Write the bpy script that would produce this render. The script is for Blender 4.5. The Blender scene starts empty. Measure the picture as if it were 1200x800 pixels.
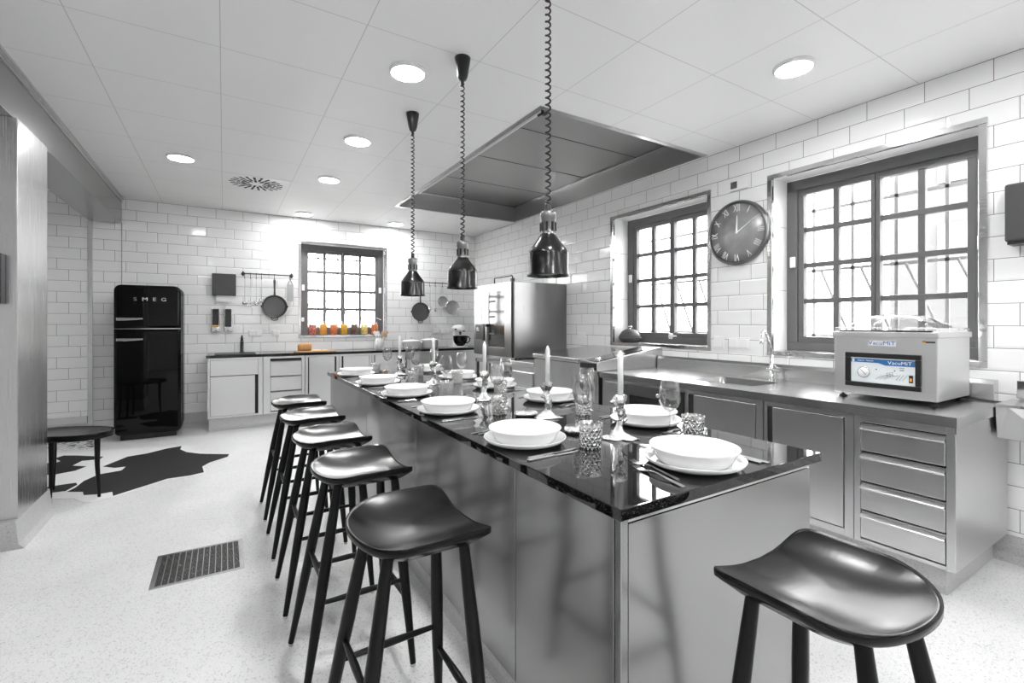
import bpy, math, random
from mathutils import Vector, Matrix
PI = math.pi
random.seed(7)
sc = bpy.context.scene
col = sc.collection

# ------------------------------------------------------------------ camera, world, exposure
S_, C_ = math.sin(0.55097), math.cos(0.55097)
cam_d = bpy.data.cameras.new('camera'); cam = bpy.data.objects.new('camera', cam_d); col.objects.link(cam)
cam.location = (0, 0, 1.35); cam.rotation_euler = (PI/2, 0, -0.55097)
cam_d.sensor_width = 36; cam_d.lens = 36*549.5/1200; cam_d.shift_y = -21.5/1200; cam_d.clip_start = .05
sc.camera = cam
sc.view_settings.view_transform = 'Standard'; sc.view_settings.look = 'None'
sc.view_settings.gamma = 1; sc.view_settings.use_curve_mapping = False
sc.view_settings.exposure = 2.22
world = bpy.data.worlds.new('sky'); sc.world = world; world.use_nodes = True
bg = world.node_tree.nodes['Background']
bg.inputs[1].default_value = 4.0
_n, _l = world.node_tree.nodes, world.node_tree.links       # overcast sky above, darker ground below the horizon
_tc = _n.new('ShaderNodeTexCoord'); _sp = _n.new('ShaderNodeSeparateXYZ'); _mr = _n.new('ShaderNodeMapRange'); _cb = _n.new('ShaderNodeCombineColor')
_mr.inputs[1].default_value = -.35; _mr.inputs[2].default_value = .02; _mr.inputs[3].default_value = .22; _mr.inputs[4].default_value = 1.0
_l.new(_tc.outputs['Generated'], _sp.inputs[0]); _l.new(_sp.outputs[2], _mr.inputs[0])
for _i in range(3): _l.new(_mr.outputs[0], _cb.inputs[_i])
_l.new(_cb.outputs[0], bg.inputs[0])
LAMP = 38.0

R, B, CE = 3.83, 7.5, 2.9          # right wall, back wall, ceiling height
L0, F0 = -3.2, -3.0                # corridor wall, wall behind the camera

# ------------------------------------------------------------------ materials
def nodes(name):
    m = bpy.data.materials.new(name); m.use_nodes = True
    nt = m.node_tree; return m, nt, nt.nodes['Principled BSDF']
def g(v): return (v, v, v, 1) if not isinstance(v, tuple) else (*v, 1)
def plain(name, c, rough=.5, metal=0, spec=.5, coat=0, noise=0, nscale=8, bump=0, bscale=60, emit=0, sub=0):
    m, nt, p = nodes(name); N, Lk = nt.nodes, nt.links
    p.inputs['Base Color'].default_value = g(c); p.inputs['Roughness'].default_value = rough
    p.inputs['Metallic'].default_value = metal; p.inputs['Specular IOR Level'].default_value = spec
    p.inputs['Coat Weight'].default_value = coat
    tc = N.new('ShaderNodeTexCoord')
    n = N.new('ShaderNodeTexNoise'); n.inputs['Scale'].default_value = nscale; n.inputs['Detail'].default_value = 4
    Lk.new(tc.outputs['Object'], n.inputs['Vector'])
    mx = N.new('ShaderNodeMix'); mx.data_type = 'RGBA'
    k = max(0, 1-noise)
    mx.inputs[6].default_value = tuple(q*k for q in g(c)[:3])+(1,); mx.inputs[7].default_value = tuple(min(1, q*(1+noise)) for q in g(c)[:3])+(1,)
    Lk.new(n.outputs['Fac'], mx.inputs[0]); Lk.new(mx.outputs[2], p.inputs['Base Color'])
    if bump:
        n2 = N.new('ShaderNodeTexNoise'); n2.inputs['Scale'].default_value = bscale; n2.inputs['Detail'].default_value = 3
        Lk.new(tc.outputs['Object'], n2.inputs['Vector'])
        b = N.new('ShaderNodeBump'); b.inputs['Strength'].default_value = bump; b.inputs['Distance'].default_value = .004
        Lk.new(n2.outputs['Fac'], b.inputs['Height']); Lk.new(b.outputs['Normal'], p.inputs['Normal'])
    if emit:
        p.inputs['Emission Color'].default_value = g(c); p.inputs['Emission Strength'].default_value = emit
    return m
def brushed(name, c, rough, axis='z', wav=.25, wscale=2.2):
    m, nt, p = nodes(name); N, Lk = nt.nodes, nt.links
    p.inputs['Metallic'].default_value = 1
    tc = N.new('ShaderNodeNewGeometry')
    mp = N.new('ShaderNodeMapping'); s = {'z': (90, 90, 1.2), 'x': (1.2, 90, 90), 'y': (90, 1.2, 90), 'h': (1.2, 1.2, 110)}[axis]
    mp.inputs['Scale'].default_value = s; Lk.new(tc.outputs['Position'], mp.inputs['Vector'])
    n = N.new('ShaderNodeTexNoise'); n.inputs['Scale'].default_value = 3; n.inputs['Detail'].default_value = 3
    Lk.new(mp.outputs[0], n.inputs['Vector'])
    w = N.new('ShaderNodeTexNoise'); w.inputs['Scale'].default_value = wscale; w.inputs['Detail'].default_value = 1
    Lk.new(tc.outputs['Position'], w.inputs['Vector'])
    r = N.new('ShaderNodeMapRange'); r.inputs[3].default_value = rough*.95; r.inputs[4].default_value = rough*1.05
    Lk.new(n.outputs['Fac'], r.inputs[0]); Lk.new(r.outputs[0], p.inputs['Roughness'])
    cr = N.new('ShaderNodeMapRange'); cr.inputs[3].default_value = c*.97; cr.inputs[4].default_value = c*1.03
    Lk.new(n.outputs['Fac'], cr.inputs[0])
    cb = N.new('ShaderNodeCombineColor'); [Lk.new(cr.outputs[0], cb.inputs[i]) for i in range(3)]
    Lk.new(cb.outputs[0], p.inputs['Base Color'])
    b1 = N.new('ShaderNodeBump'); b1.inputs['Strength'].default_value = wav; b1.inputs['Distance'].default_value = .02
    Lk.new(w.outputs['Fac'], b1.inputs['Height'])
    b2 = N.new('ShaderNodeBump'); b2.inputs['Strength'].default_value = .004; b2.inputs['Distance'].default_value = .001
    Lk.new(n.outputs['Fac'], b2.inputs['Height']); Lk.new(b1.outputs[0], b2.inputs['Normal']); Lk.new(b2.outputs[0], p.inputs['Normal'])
    return m
def mth(nt, op, a, b=None, c=None):
    n = nt.nodes.new('ShaderNodeMath'); n.operation = op
    for i, q in enumerate((a, b, c)):
        if q is None: continue
        if isinstance(q, (int, float)): n.inputs[i].default_value = q
        else: nt.links.new(q, n.inputs[i])
    return n.outputs[0]
def tiles(name, axis):
    m, nt, p = nodes(name); N, Lk = nt.nodes, nt.links
    ge = N.new('ShaderNodeNewGeometry'); sp = N.new('ShaderNodeSeparateXYZ'); Lk.new(ge.outputs['Position'], sp.inputs[0])
    u, z = sp.outputs[axis], sp.outputs[2]
    TW, TH = .317, .13
    zr = mth(nt, 'DIVIDE', mth(nt, 'SUBTRACT', z, .034), TH)
    row = mth(nt, 'FLOOR', zr); fz = mth(nt, 'FRACT', zr)
    uu = mth(nt, 'DIVIDE', mth(nt, 'ADD', mth(nt, 'SUBTRACT', u, .226), mth(nt, 'MULTIPLY', mth(nt, 'SUBTRACT', row, 21.0), TW/3)), TW)
    fu = mth(nt, 'FRACT', mth(nt, 'ADD', uu, 60.0))
    du = mth(nt, 'MULTIPLY', mth(nt, 'MINIMUM', fu, mth(nt, 'SUBTRACT', 1.0, fu)), TW)
    dz = mth(nt, 'MULTIPLY', mth(nt, 'MINIMUM', fz, mth(nt, 'SUBTRACT', 1.0, fz)), TH)
    d = mth(nt, 'MINIMUM', du, dz)
    gr = N.new('ShaderNodeMapRange'); gr.inputs[1].default_value = .0010; gr.inputs[2].default_value = .0022; Lk.new(d, gr.inputs[0])
    mx = N.new('ShaderNodeMix'); mx.data_type = 'RGBA'; mx.inputs[6].default_value = g(.12); mx.inputs[7].default_value = g(.88)
    Lk.new(gr.outputs[0], mx.inputs[0]); Lk.new(mx.outputs[2], p.inputs['Base Color'])
    rr = N.new('ShaderNodeMapRange'); rr.inputs[3].default_value = .8; rr.inputs[4].default_value = .12; Lk.new(gr.outputs[0], rr.inputs[0]); Lk.new(rr.outputs[0], p.inputs['Roughness'])
    bv = N.new('ShaderNodeMapRange'); bv.interpolation_type = 'SMOOTHSTEP'; bv.inputs[1].default_value = .0008; bv.inputs[2].default_value = .015; Lk.new(d, bv.inputs[0])
    bm = N.new('ShaderNodeBump'); bm.inputs['Strength'].default_value = .55; bm.inputs['Distance'].default_value = .003
    Lk.new(bv.outputs[0], bm.inputs['Height']); Lk.new(bm.outputs[0], p.inputs['Normal'])
    return m
def terrazzo(name, c, sc_=1.0):
    m, nt, p = nodes(name); N, Lk = nt.nodes, nt.links
    ge = N.new('ShaderNodeNewGeometry')
    v = N.new('ShaderNodeTexVoronoi'); v.inputs['Scale'].default_value = 170*sc_; Lk.new(ge.outputs['Position'], v.inputs['Vector'])
    n = N.new('ShaderNodeTexNoise'); n.inputs['Scale'].default_value = 260; n.inputs['Detail'].default_value = 3; Lk.new(ge.outputs['Position'], n.inputs['Vector'])
    n2 = N.new('ShaderNodeTexNoise'); n2.inputs['Scale'].default_value = 2.2; n2.inputs['Detail'].default_value = 5; Lk.new(ge.outputs['Position'], n2.inputs['Vector'])
    sv = N.new('ShaderNodeSeparateColor'); Lk.new(v.outputs['Color'], sv.inputs[0])
    r = N.new('ShaderNodeMapRange'); r.inputs[1].default_value = .80; r.inputs[2].default_value = .98; r.inputs[3].default_value = 1; r.inputs[4].default_value = .72; Lk.new(sv.outputs[0], r.inputs[0])
    r2 = N.new('ShaderNodeMapRange'); r2.inputs[1].default_value = .35; r2.inputs[2].default_value = .65; r2.inputs[3].default_value = .86; r2.inputs[4].default_value = 1.08; Lk.new(n.outputs['Fac'], r2.inputs[0])
    r3 = N.new('ShaderNodeMapRange'); r3.inputs[1].default_value = .3; r3.inputs[2].default_value = .7; r3.inputs[3].default_value = .94; r3.inputs[4].default_value = 1.04; Lk.new(n2.outputs['Fac'], r3.inputs[0])
    q = mth(nt, 'MULTIPLY', mth(nt, 'MULTIPLY', mth(nt, 'MULTIPLY', r.outputs[0], r2.outputs[0]), r3.outputs[0]), c)
    cb = N.new('ShaderNodeCombineColor'); [Lk.new(q, cb.inputs[i]) for i in range(3)]; Lk.new(cb.outputs[0], p.inputs['Base Color'])
    p.inputs['Roughness'].default_value = .38
    return m
def panels(name):
    m, nt, p = nodes(name); N, Lk = nt.nodes, nt.links
    ge = N.new('ShaderNodeNewGeometry'); sp = N.new('ShaderNodeSeparateXYZ'); Lk.new(ge.outputs['Position'], sp.inputs[0])
    def line(o, off, pitch):
        f = mth(nt, 'FRACT', mth(nt, 'ADD', mth(nt, 'DIVIDE', mth(nt, 'SUBTRACT', o, off), pitch), 20.0))
        return mth(nt, 'MULTIPLY', mth(nt, 'MINIMUM', f, mth(nt, 'SUBTRACT', 1.0, f)), pitch)
    d = mth(nt, 'MINIMUM', line(sp.outputs[0], -.017, .654), line(sp.outputs[1], 1.207, .632))
    r = N.new('ShaderNodeMapRange'); r.inputs[1].default_value = .0012; r.inputs[2].default_value = .0026; Lk.new(d, r.inputs[0])
    mx = N.new('ShaderNodeMix'); mx.data_type = 'RGBA'; mx.inputs[6].default_value = g(.56); mx.inputs[7].default_value = g(.88)
    Lk.new(r.outputs[0], mx.inputs[0]); Lk.new(mx.outputs[2], p.inputs['Base Color'])
    p.inputs['Roughness'].default_value = .42; p.inputs['Specular IOR Level'].default_value = .10
    w = N.new('ShaderNodeTexNoise'); w.inputs['Scale'].default_value = 1.6; Lk.new(ge.outputs['Position'], w.inputs['Vector'])
    b = N.new('ShaderNodeBump'); b.inputs['Strength'].default_value = .12; b.inputs['Distance'].default_value = .02; Lk.new(w.outputs['Fac'], b.inputs['Height']); Lk.new(b.outputs[0], p.inputs['Normal'])
    return m
def thin_glass(name, tint=1.0, base=.04, edge=.75, rough=.0):
    m = bpy.data.materials.new(name); m.use_nodes = True; nt = m.node_tree; N, Lk = nt.nodes, nt.links; N.clear()
    out = N.new('ShaderNodeOutputMaterial'); tr = N.new('ShaderNodeBsdfTransparent'); gl = N.new('ShaderNodeBsdfGlossy'); mx = N.new('ShaderNodeMixShader')
    tr.inputs[0].default_value = g(tint); gl.inputs['Roughness'].default_value = rough
    lw = N.new('ShaderNodeLayerWeight'); lw.inputs[0].default_value = .35
    r = N.new('ShaderNodeMapRange'); r.inputs[3].default_value = base; r.inputs[4].default_value = edge
    Lk.new(mth(nt, 'POWER', lw.outputs['Facing'], 1.6), r.inputs[0]); Lk.new(r.outputs[0], mx.inputs[0])
    Lk.new(tr.outputs[0], mx.inputs[1]); Lk.new(gl.outputs[0], mx.inputs[2]); Lk.new(mx.outputs[0], out.inputs[0])
    return m
def crystal(name):
    m = bpy.data.materials.new(name); m.use_nodes = True; nt = m.node_tree; N, Lk = nt.nodes, nt.links; N.clear()
    out = N.new('ShaderNodeOutputMaterial'); tr = N.new('ShaderNodeBsdfTransparent'); gl = N.new('ShaderNodeBsdfGlossy'); mx = N.new('ShaderNodeMixShader')
    tr.inputs[0].default_value = g(.97); gl.inputs['Roughness'].default_value = .13
    tc = N.new('ShaderNodeTexCoord'); sp = N.new('ShaderNodeSeparateXYZ'); Lk.new(tc.outputs['Object'], sp.inputs[0])
    an = mth(nt, 'ARCTAN2', sp.outputs[1], sp.outputs[0])
    a1 = mth(nt, 'ADD', mth(nt, 'MULTIPLY', an, 16/(2*PI)), mth(nt, 'MULTIPLY', sp.outputs[2], 38.0))
    a2 = mth(nt, 'SUBTRACT', mth(nt, 'MULTIPLY', an, 16/(2*PI)), mth(nt, 'MULTIPLY', sp.outputs[2], 38.0))
    h = mth(nt, 'MAXIMUM', mth(nt, 'PINGPONG', a1, .5), mth(nt, 'PINGPONG', a2, .5))
    v = N.new('ShaderNodeTexVoronoi'); v.inputs['Scale'].default_value = 110; Lk.new(tc.outputs['Object'], v.inputs['Vector'])
    hh = mth(nt, 'ADD', h, mth(nt, 'MULTIPLY', v.outputs['Distance'], .5))
    lim = N.new('ShaderNodeMapRange'); lim.inputs[1].default_value = .086; lim.inputs[2].default_value = .078; Lk.new(sp.outputs[2], lim.inputs[0])
    b = N.new('ShaderNodeBump'); b.inputs['Distance'].default_value = .010; Lk.new(lim.outputs[0], b.inputs['Strength']); Lk.new(hh, b.inputs['Height']); Lk.new(b.outputs[0], gl.inputs['Normal'])
    r = N.new('ShaderNodeMapRange'); r.inputs[1].default_value = .2; r.inputs[2].default_value = .9; r.inputs[3].default_value = .28; r.inputs[4].default_value = .85; Lk.new(hh, r.inputs[0]); Lk.new(r.outputs[0], mx.inputs[0])
    Lk.new(tr.outputs[0], mx.inputs[1]); Lk.new(gl.outputs[0], mx.inputs[2]); Lk.new(mx.outputs[0], out.inputs[0])
    return m
def granite(name):
    m, nt, p = nodes(name); N, Lk = nt.nodes, nt.links
    ge = N.new('ShaderNodeNewGeometry')
    v = N.new('ShaderNodeTexVoronoi'); v.inputs['Scale'].default_value = 420; Lk.new(ge.outputs['Position'], v.inputs['Vector'])
    sv = N.new('ShaderNodeSeparateColor'); Lk.new(v.outputs['Color'], sv.inputs[0])
    r = N.new('ShaderNodeMapRange'); r.inputs[1].default_value = .9; r.inputs[2].default_value = 1; r.inputs[3].default_value = .006; r.inputs[4].default_value = .09; Lk.new(sv.outputs[0], r.inputs[0])
    cb = N.new('ShaderNodeCombineColor'); [Lk.new(r.outputs[0], cb.inputs[i]) for i in range(3)]; Lk.new(cb.outputs[0], p.inputs['Base Color'])
    p.inputs['Roughness'].default_value = .035; p.inputs['IOR'].default_value = 1.52
    return m
def speckle(name, c1, c2, scale, thr=.5, rough=.5):
    m, nt, p = nodes(name); N, Lk = nt.nodes, nt.links
    tc = N.new('ShaderNodeTexCoord'); n = N.new('ShaderNodeTexVoronoi'); n.inputs['Scale'].default_value = scale; Lk.new(tc.outputs['Object'], n.inputs['Vector'])
    sv = N.new('ShaderNodeSeparateColor'); Lk.new(n.outputs['Color'], sv.inputs[0])
    r = N.new('ShaderNodeMapRange'); r.inputs[1].default_value = thr-.12; r.inputs[2].default_value = thr+.12; Lk.new(sv.outputs[0], r.inputs[0])
    mx = N.new('ShaderNodeMix'); mx.data_type = 'RGBA'; mx.inputs[6].default_value = g(c1); mx.inputs[7].default_value = g(c2)
    Lk.new(r.outputs[0], mx.inputs[0]); Lk.new(mx.outputs[2], p.inputs['Base Color']); p.inputs['Roughness'].default_value = rough
    return m
def blackwood(name):
    m, nt, p = nodes(name); N, Lk = nt.nodes, nt.links
    tc = N.new('ShaderNodeTexCoord'); mp = N.new('ShaderNodeMapping'); mp.inputs['Scale'].default_value = (60, 4, 8); Lk.new(tc.outputs['Object'], mp.inputs[0])
    n = N.new('ShaderNodeTexNoise'); n.inputs['Scale'].default_value = 2; n.inputs['Detail'].default_value = 6; Lk.new(mp.outputs[0], n.inputs['Vector'])
    n2 = N.new('ShaderNodeTexNoise'); n2.inputs['Scale'].default_value = 5; n2.inputs['Detail'].default_value = 1; Lk.new(tc.outputs['Object'], n2.inputs['Vector'])
    r = N.new('ShaderNodeMapRange'); r.inputs[3].default_value = .12; r.inputs[4].default_value = .28; Lk.new(n2.outputs['Fac'], r.inputs[0]); Lk.new(r.outputs[0], p.inputs['Roughness'])
    p.inputs['Base Color'].default_value = g(.006); p.inputs['Specular IOR Level'].default_value = .17
    b = N.new('ShaderNodeBump'); b.inputs['Strength'].default_value = .18; b.inputs['Distance'].default_value = .001; Lk.new(n.outputs['Fac'], b.inputs['Height']); Lk.new(b.outputs[0], p.inputs['Normal'])
    return m

M = dict(
    tileX=tiles('metro_tile_back', 0), tileY=tiles('metro_tile_side', 1),
    ceil=panels('ceiling_panel'), floor=terrazzo('terrazzo_floor', .76), cove=terrazzo('terrazzo_cove', .52, 1.2),
    steel=brushed('brushed_steel', .60, .27, 'z', .3), steelh=brushed('brushed_steel_flat', .62, .25, 'y', .12), steelo=brushed('oven_steel', .25, .28, 'z', .1), steels=brushed('satin_steel', .74, .36, 'h', .06), steelb=brushed('cabinet_steel', .66, .30, 'h', .08),
    steelisl=brushed('island_steel', .36, .20, 'z', .9, 1.7), steeldk=brushed('hood_steel', .42, .33, 'y', .1), beam=brushed('beam_steel', .36, .26, 'y', .15),
    polish=plain('polished_steel', .75, .12, 1, bump=.3, bscale=9), chrome=plain('chrome', .85, .06, 1),
    silver=plain('hammered_silver', .78, .16, 1, bump=1.0, bscale=120), cutlery=plain('cutlery_steel', .75, .13, 1),
    gun=plain('gunmetal', .055, .22, 1, spec=.5, noise=.15), gunl=plain('gunmetal_light', .22, .30, 1),
    frame=plain('painted_window_frame', .13, .38, noise=.1), black=plain('black_plastic', .012, .35), blackm=plain('black_metal', .02, .4, .3), dgrey=plain('dark_grey_plastic', .05, .45),
    gloss=plain('gloss_black_enamel', .003, .03, spec=.22), iron=plain('cast_iron', .05, .5, bump=.5, bscale=200), ironin=plain('cast_iron_inside', .10, .45, bump=.4, bscale=200),
    wood=blackwood('black_stained_wood'), woodl=plain('black_stained_leg', .005, .28, spec=.22), foot=plain('grey_foot', .5, .5),
    white=plain('white_plastic', .85, .35), ceramic=plain('white_ceramic', .86, .10, coat=.4), wax=plain('white_wax', .95, .45), wick=plain('wick', .3, .8),
    granite=granite('black_granite'), bworktop=plain('black_worktop', .012, .12), pane=thin_glass('window_glass', 1, .03, .3), wine=thin_glass('wine_glass', .93, .10, 1.0),
    jarg=thin_glass('jar_glass', .97, .14, .9), crystal=crystal('cut_crystal'), acryl=thin_glass('acrylic', .93, .16, 1.0, .05), dark=plain('dark_gap', .008, .7), reveal=plain('white_reveal', .84, .2),
    paper=plain('white_paper', .85, .8), bread=plain('bread_crust', (.55, .28, .10), .7, noise=.3, nscale=30), crumb=plain('bread_crumb', (.82, .58, .30), .8, noise=.15, nscale=60), board=plain('wooden_board', (.55, .36, .19), .5, noise=.25, nscale=14),
    spoonw=plain('wooden_spoon', (.50, .34, .2), .5, noise=.2), hide=None, amber=plain('amber_strip', (.8, .42, .08), .4),
    blue=plain('label_blue', (.03, .16, .42), .4), label=plain('label_face', (.78, .83, .84), .4), ink=plain('ink', .02, .5), inkb=plain('blue_ink', (.03, .10, .36), .4), inkw=plain('white_ink', .9, .4), orange=plain('orange_mark', (.75, .36, .03), .4),
    clockf=plain('clock_face', .32, .35, .2, noise=.45, nscale=9), led=plain('lamp_diffuser', 1.0, .5, emit=LAMP), ext=plain('pale_render', .07, .8), grille=plain('grey_grille', .17, .6),
    fur=plain('white_hide', .80, .8), furb=plain('black_hide', .008, .75, noise=.5, nscale=60, bump=.8, bscale=300), spot=speckle('spotted_mat', .82, .07, 26, .6),
    glassdk=plain('dark_glass', .02, .05, coat=.5), glassov=plain('oven_glass', .10, .08, .6), basin=brushed('basin_steel', .45, .25, 'y', .1), mesh=plain('sieve_mesh', .45, .5, .7),
)
for nm, c1, c2, s in (('salmon', (.75, .16, .06), (.9, .45, .3), 45), ('yellow', (.95, .55, .005), (1, .75, .02), 40), ('orange', (.85, .26, .01), (.95, .45, .03), 55), ('lemon', (.9, .55, .0), (1, .8, .03), 45), ('brown', (.07, .015, .01), (.2, .06, .04), 55), ('pale', (.80, .62, .10), (.95, .88, .45), 60), ('tangerine', (.9, .28, .0), (1, .5, .02), 40)):
    M[nm] = speckle('preserve_'+nm, c1, c2, s, .5, .4)
    nt_ = M[nm].node_tree; p_ = nt_.nodes['Principled BSDF']; tl = nt_.nodes.new('ShaderNodeBsdfTranslucent'); mm = nt_.nodes.new('ShaderNodeMixShader'); mm.inputs[0].default_value = .6
    src = p_.inputs['Base Color'].links[0].from_socket; nt_.links.new(src, tl.inputs[0]); nt_.links.new(p_.outputs[0], mm.inputs[1]); nt_.links.new(tl.outputs[0], mm.inputs[2]); nt_.links.new(mm.outputs[0], nt_.nodes['Material Output'].inputs[0])

# ------------------------------------------------------------------ mesh helpers
def off(o):
    v = Vector((0, 0, 0))
    while o is not None: v += o.location; o = o.parent
    return v
class MB:
    def __init__(s): s.v, s.f, s.sm, s.mi = [], [], [], []
    def add(s, vs, fs, smooth=False, mi=0):
        n = len(s.v); s.v += [tuple(q) for q in vs]
        for f in fs: s.f.append([i+n for i in f]); s.sm.append(smooth); s.mi.append(mi)
        return s
    def box(s, x0, x1, y0, y1, z0, z1, mi=0):
        if x0 > x1: x0, x1 = x1, x0
        if y0 > y1: y0, y1 = y1, y0
        if z0 > z1: z0, z1 = z1, z0
        return s.add([(x0,y0,z0),(x1,y0,z0),(x1,y1,z0),(x0,y1,z0),(x0,y0,z1),(x1,y0,z1),(x1,y1,z1),(x0,y1,z1)],
                     [(3,2,1,0),(4,5,6,7),(0,1,5,4),(1,2,6,5),(2,3,7,6),(3,0,4,7)], mi=mi)
    def hexa(s, b, t, mi=0):      # 4 bottom + 4 top points (ccw from above)
        return s.add(list(b)+list(t), [(3,2,1,0),(4,5,6,7),(0,1,5,4),(1,2,6,5),(2,3,7,6),(3,0,4,7)], mi=mi)
    def tube(s, pts, r, n=10, mi=0, flat=False, cap=True):
        pts = [Vector(p) for p in pts]; m = len(pts); rs = r if isinstance(r, (list, tuple)) else [r]*m
        vs, fs = [], []; up = None
        for i, p in enumerate(pts):
            t = ((pts[min(i+1, m-1)]-p).normalized() + (p-pts[max(i-1, 0)]).normalized()).normalized()
            if up is None:
                a = Vector((0, 0, 1)) if abs(t.z) < .9 else Vector((1, 0, 0)); up = (a - t*a.dot(t)).normalized()
            else: up = (up - t*up.dot(t)).normalized()
            sd = t.cross(up)
            for k in range(n):
                q = 2*PI*k/n; vs.append(p + (up*math.cos(q)+sd*math.sin(q))*rs[i])
        for i in range(m-1):
            for k in range(n): fs.append((i*n+k, i*n+(k+1) % n, (i+1)*n+(k+1) % n, (i+1)*n+k))
        s.add(vs, fs, not flat, mi)
        if cap:
            s.add(vs[:n], [tuple(range(n))[::-1]], False, mi); s.add(vs[-n:], [tuple(range(n))], False, mi)
        return s
    def lathe(s, prof, c=(0, 0, 0), n=32, axis='z', mi=0, flat=False, cap=True):
        vs, fs = [], []; m = len(prof)
        for r, h in prof:
            r = max(r, 0)
            for k in range(n):
                a = 2*PI*k/n; x, y = r*math.cos(a), r*math.sin(a)
                if axis == 'z': p = (c[0]+x, c[1]+y, c[2]+h)
                elif axis == 'x': p = (c[0]+h, c[1]+x, c[2]+y)
                else: p = (c[0]+y, c[1]+h, c[2]+x)
                vs.append(p)
        for i in range(m-1):
            for k in range(n): fs.append((i*n+k, i*n+(k+1) % n, (i+1)*n+(k+1) % n, (i+1)*n+k))
        s.add(vs, fs, not flat, mi)
        if cap:
            if prof[0][0] > 1e-4: s.add(vs[:n], [tuple(range(n))[::-1]], False, mi)
            if prof[-1][0] > 1e-4: s.add(vs[-n:], [tuple(range(n))], False, mi)
        return s
    def prism(s, poly, a, b, plane='xy', mi=0):
        def P(u, v, w): return {'xy': (u, v, w), 'xz': (u, w, v), 'yz': (w, u, v)}[plane]
        n = len(poly); ar = sum(poly[i][0]*poly[(i+1) % n][1]-poly[(i+1) % n][0]*poly[i][1] for i in range(n))
        flip = (ar < 0) != (plane == 'xz')
        q = poly[::-1] if flip else poly
        vs = [P(u, v, a) for u, v in q]+[P(u, v, b) for u, v in q]
        return s.add(vs, [tuple(range(n))[::-1], tuple(range(n, 2*n))]+[(i, (i+1) % n, n+(i+1) % n, n+i) for i in range(n)], mi=mi)
    def build(s, name, mat, parent=None, bevel=0, org=None, sub=0, seg=2, smooth_all=False):
        o3 = off(parent) if parent is not None else Vector(org or (0, 0, 0))
        me = bpy.data.meshes.new(name); me.from_pydata([(v[0]-o3.x, v[1]-o3.y, v[2]-o3.z) for v in s.v], [], s.f)
        for m_ in (mat if isinstance(mat, list) else [mat]): me.materials.append(m_)
        for i, p in enumerate(me.polygons): p.use_smooth = s.sm[i] or smooth_all; p.material_index = s.mi[i]
        me.update()
        o = bpy.data.objects.new(name, me); col.objects.link(o)
        if parent is not None: o.parent = parent
        elif org: o.location = org
        if bevel:
            b = o.modifiers.new('bevel', 'BEVEL'); b.width = bevel; b.segments = seg; b.limit_method = 'ANGLE'; b.angle_limit = .9
        if sub:
            b = o.modifiers.new('sub', 'SUBSURF'); b.levels = sub; b.render_levels = sub
        return o
def thing(name, label, cat, loc=(0, 0, 0), group=None, rz=0):
    o = bpy.data.objects.new(name, None); col.objects.link(o); o.empty_display_size = .05
    o.location = loc; o.rotation_euler = (0, 0, rz); o['label'] = label; o['category'] = cat
    if group: o['group'] = group
    return o
def tag(o, label, cat, group=None, kind=None):
    o['label'] = label; o['category'] = cat
    if group: o['group'] = group
    if kind: o['kind'] = kind
    return o
def struct(o, label=None, cat=None):
    o['kind'] = 'structure'
    if label: o['label'] = label
    if cat: o['category'] = cat
    return o
def copy_tree(o, parent=None):
    c = o.copy(); col.objects.link(c); c.parent = parent
    for ch in list(o.children): copy_tree(ch, c)
    return c
def place(o, loc, rz=0, label=None, group=None):
    o.location = loc; o.rotation_euler = (0, 0, rz)
    if label: o['label'] = label
    if group: o['group'] = group
    return o
class Kind:
    """builds the first one, then copies it"""
    def __init__(s, fn): s.fn, s.first, s.used = fn, fn(), False
    def put(s, loc, rz, label, group=None):
        o = copy_tree(s.first) if s.used else s.first
        s.used = True
        return place(o, loc, rz, label, group)
def text(body, size, mat, parent, loc, rot, name='lettering', ext=.0006, align='CENTER', space=1.0, sx=1.0):
    cu = bpy.data.curves.new(name, 'FONT'); cu.body = body; cu.size = size; cu.extrude = ext; cu.align_x = align; cu.align_y = 'CENTER'; cu.space_character = space
    t = bpy.data.objects.new(name+'_c', cu); col.objects.link(t)
    dg = bpy.context.evaluated_depsgraph_get(); dg.update()
    me = bpy.data.meshes.new_from_object(t.evaluated_get(dg)); bpy.data.objects.remove(t)
    me.materials.clear(); me.materials.append(mat)
    o = bpy.data.objects.new(name, me); col.objects.link(o); o.parent = parent
    o.location = Vector(loc)-off(parent); o.rotation_euler = rot; o.scale = (sx, 1, 1)
    return o
ROT_R = (PI/2, 0, -PI/2); ROT_B = (PI/2, 0, 0)
def rrect(x0, x1, y0, y1, r, n=5):
    out = []
    for cx, cy, a0 in ((x1-r, y1-r, 0), (x0+r, y1-r, PI/2), (x0+r, y0+r, PI), (x1-r, y0+r, 1.5*PI)):
        for k in range(n+1):
            a = a0+PI/2*k/n; out.append((cx+r*math.cos(a), cy+r*math.sin(a)))
    return out
def loft(mb, rings, closed=True, mi=0, smooth=True, cap=True):
    n = len(rings[0]); vs = [p for r in rings for p in r]; fs = []
    for i in range(len(rings)-1):
        for k in range(n): fs.append((i*n+k, i*n+(k+1) % n, (i+1)*n+(k+1) % n, (i+1)*n+k))
    mb.add(vs, fs, smooth, mi)
    if cap: mb.add(rings[0], [tuple(range(n))[::-1]], False, mi); mb.add(rings[-1], [tuple(range(n))], False, mi)

# ------------------------------------------------------------------ room shell
WIN_R = [(.89, 2.19, 1.092, 2.56), (2.725, 4.03, 1.10, 2.575)]     # y0,y1,z0,z1 on the right wall
WIN_B = [(.935, 2.235, 1.136, 2.56)]
TH = .35
m = MB(); m.box(L0-.3, R+TH, F0-.3, B+TH, -.12, 0); struct(m.build('floor', M['floor']))
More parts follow.
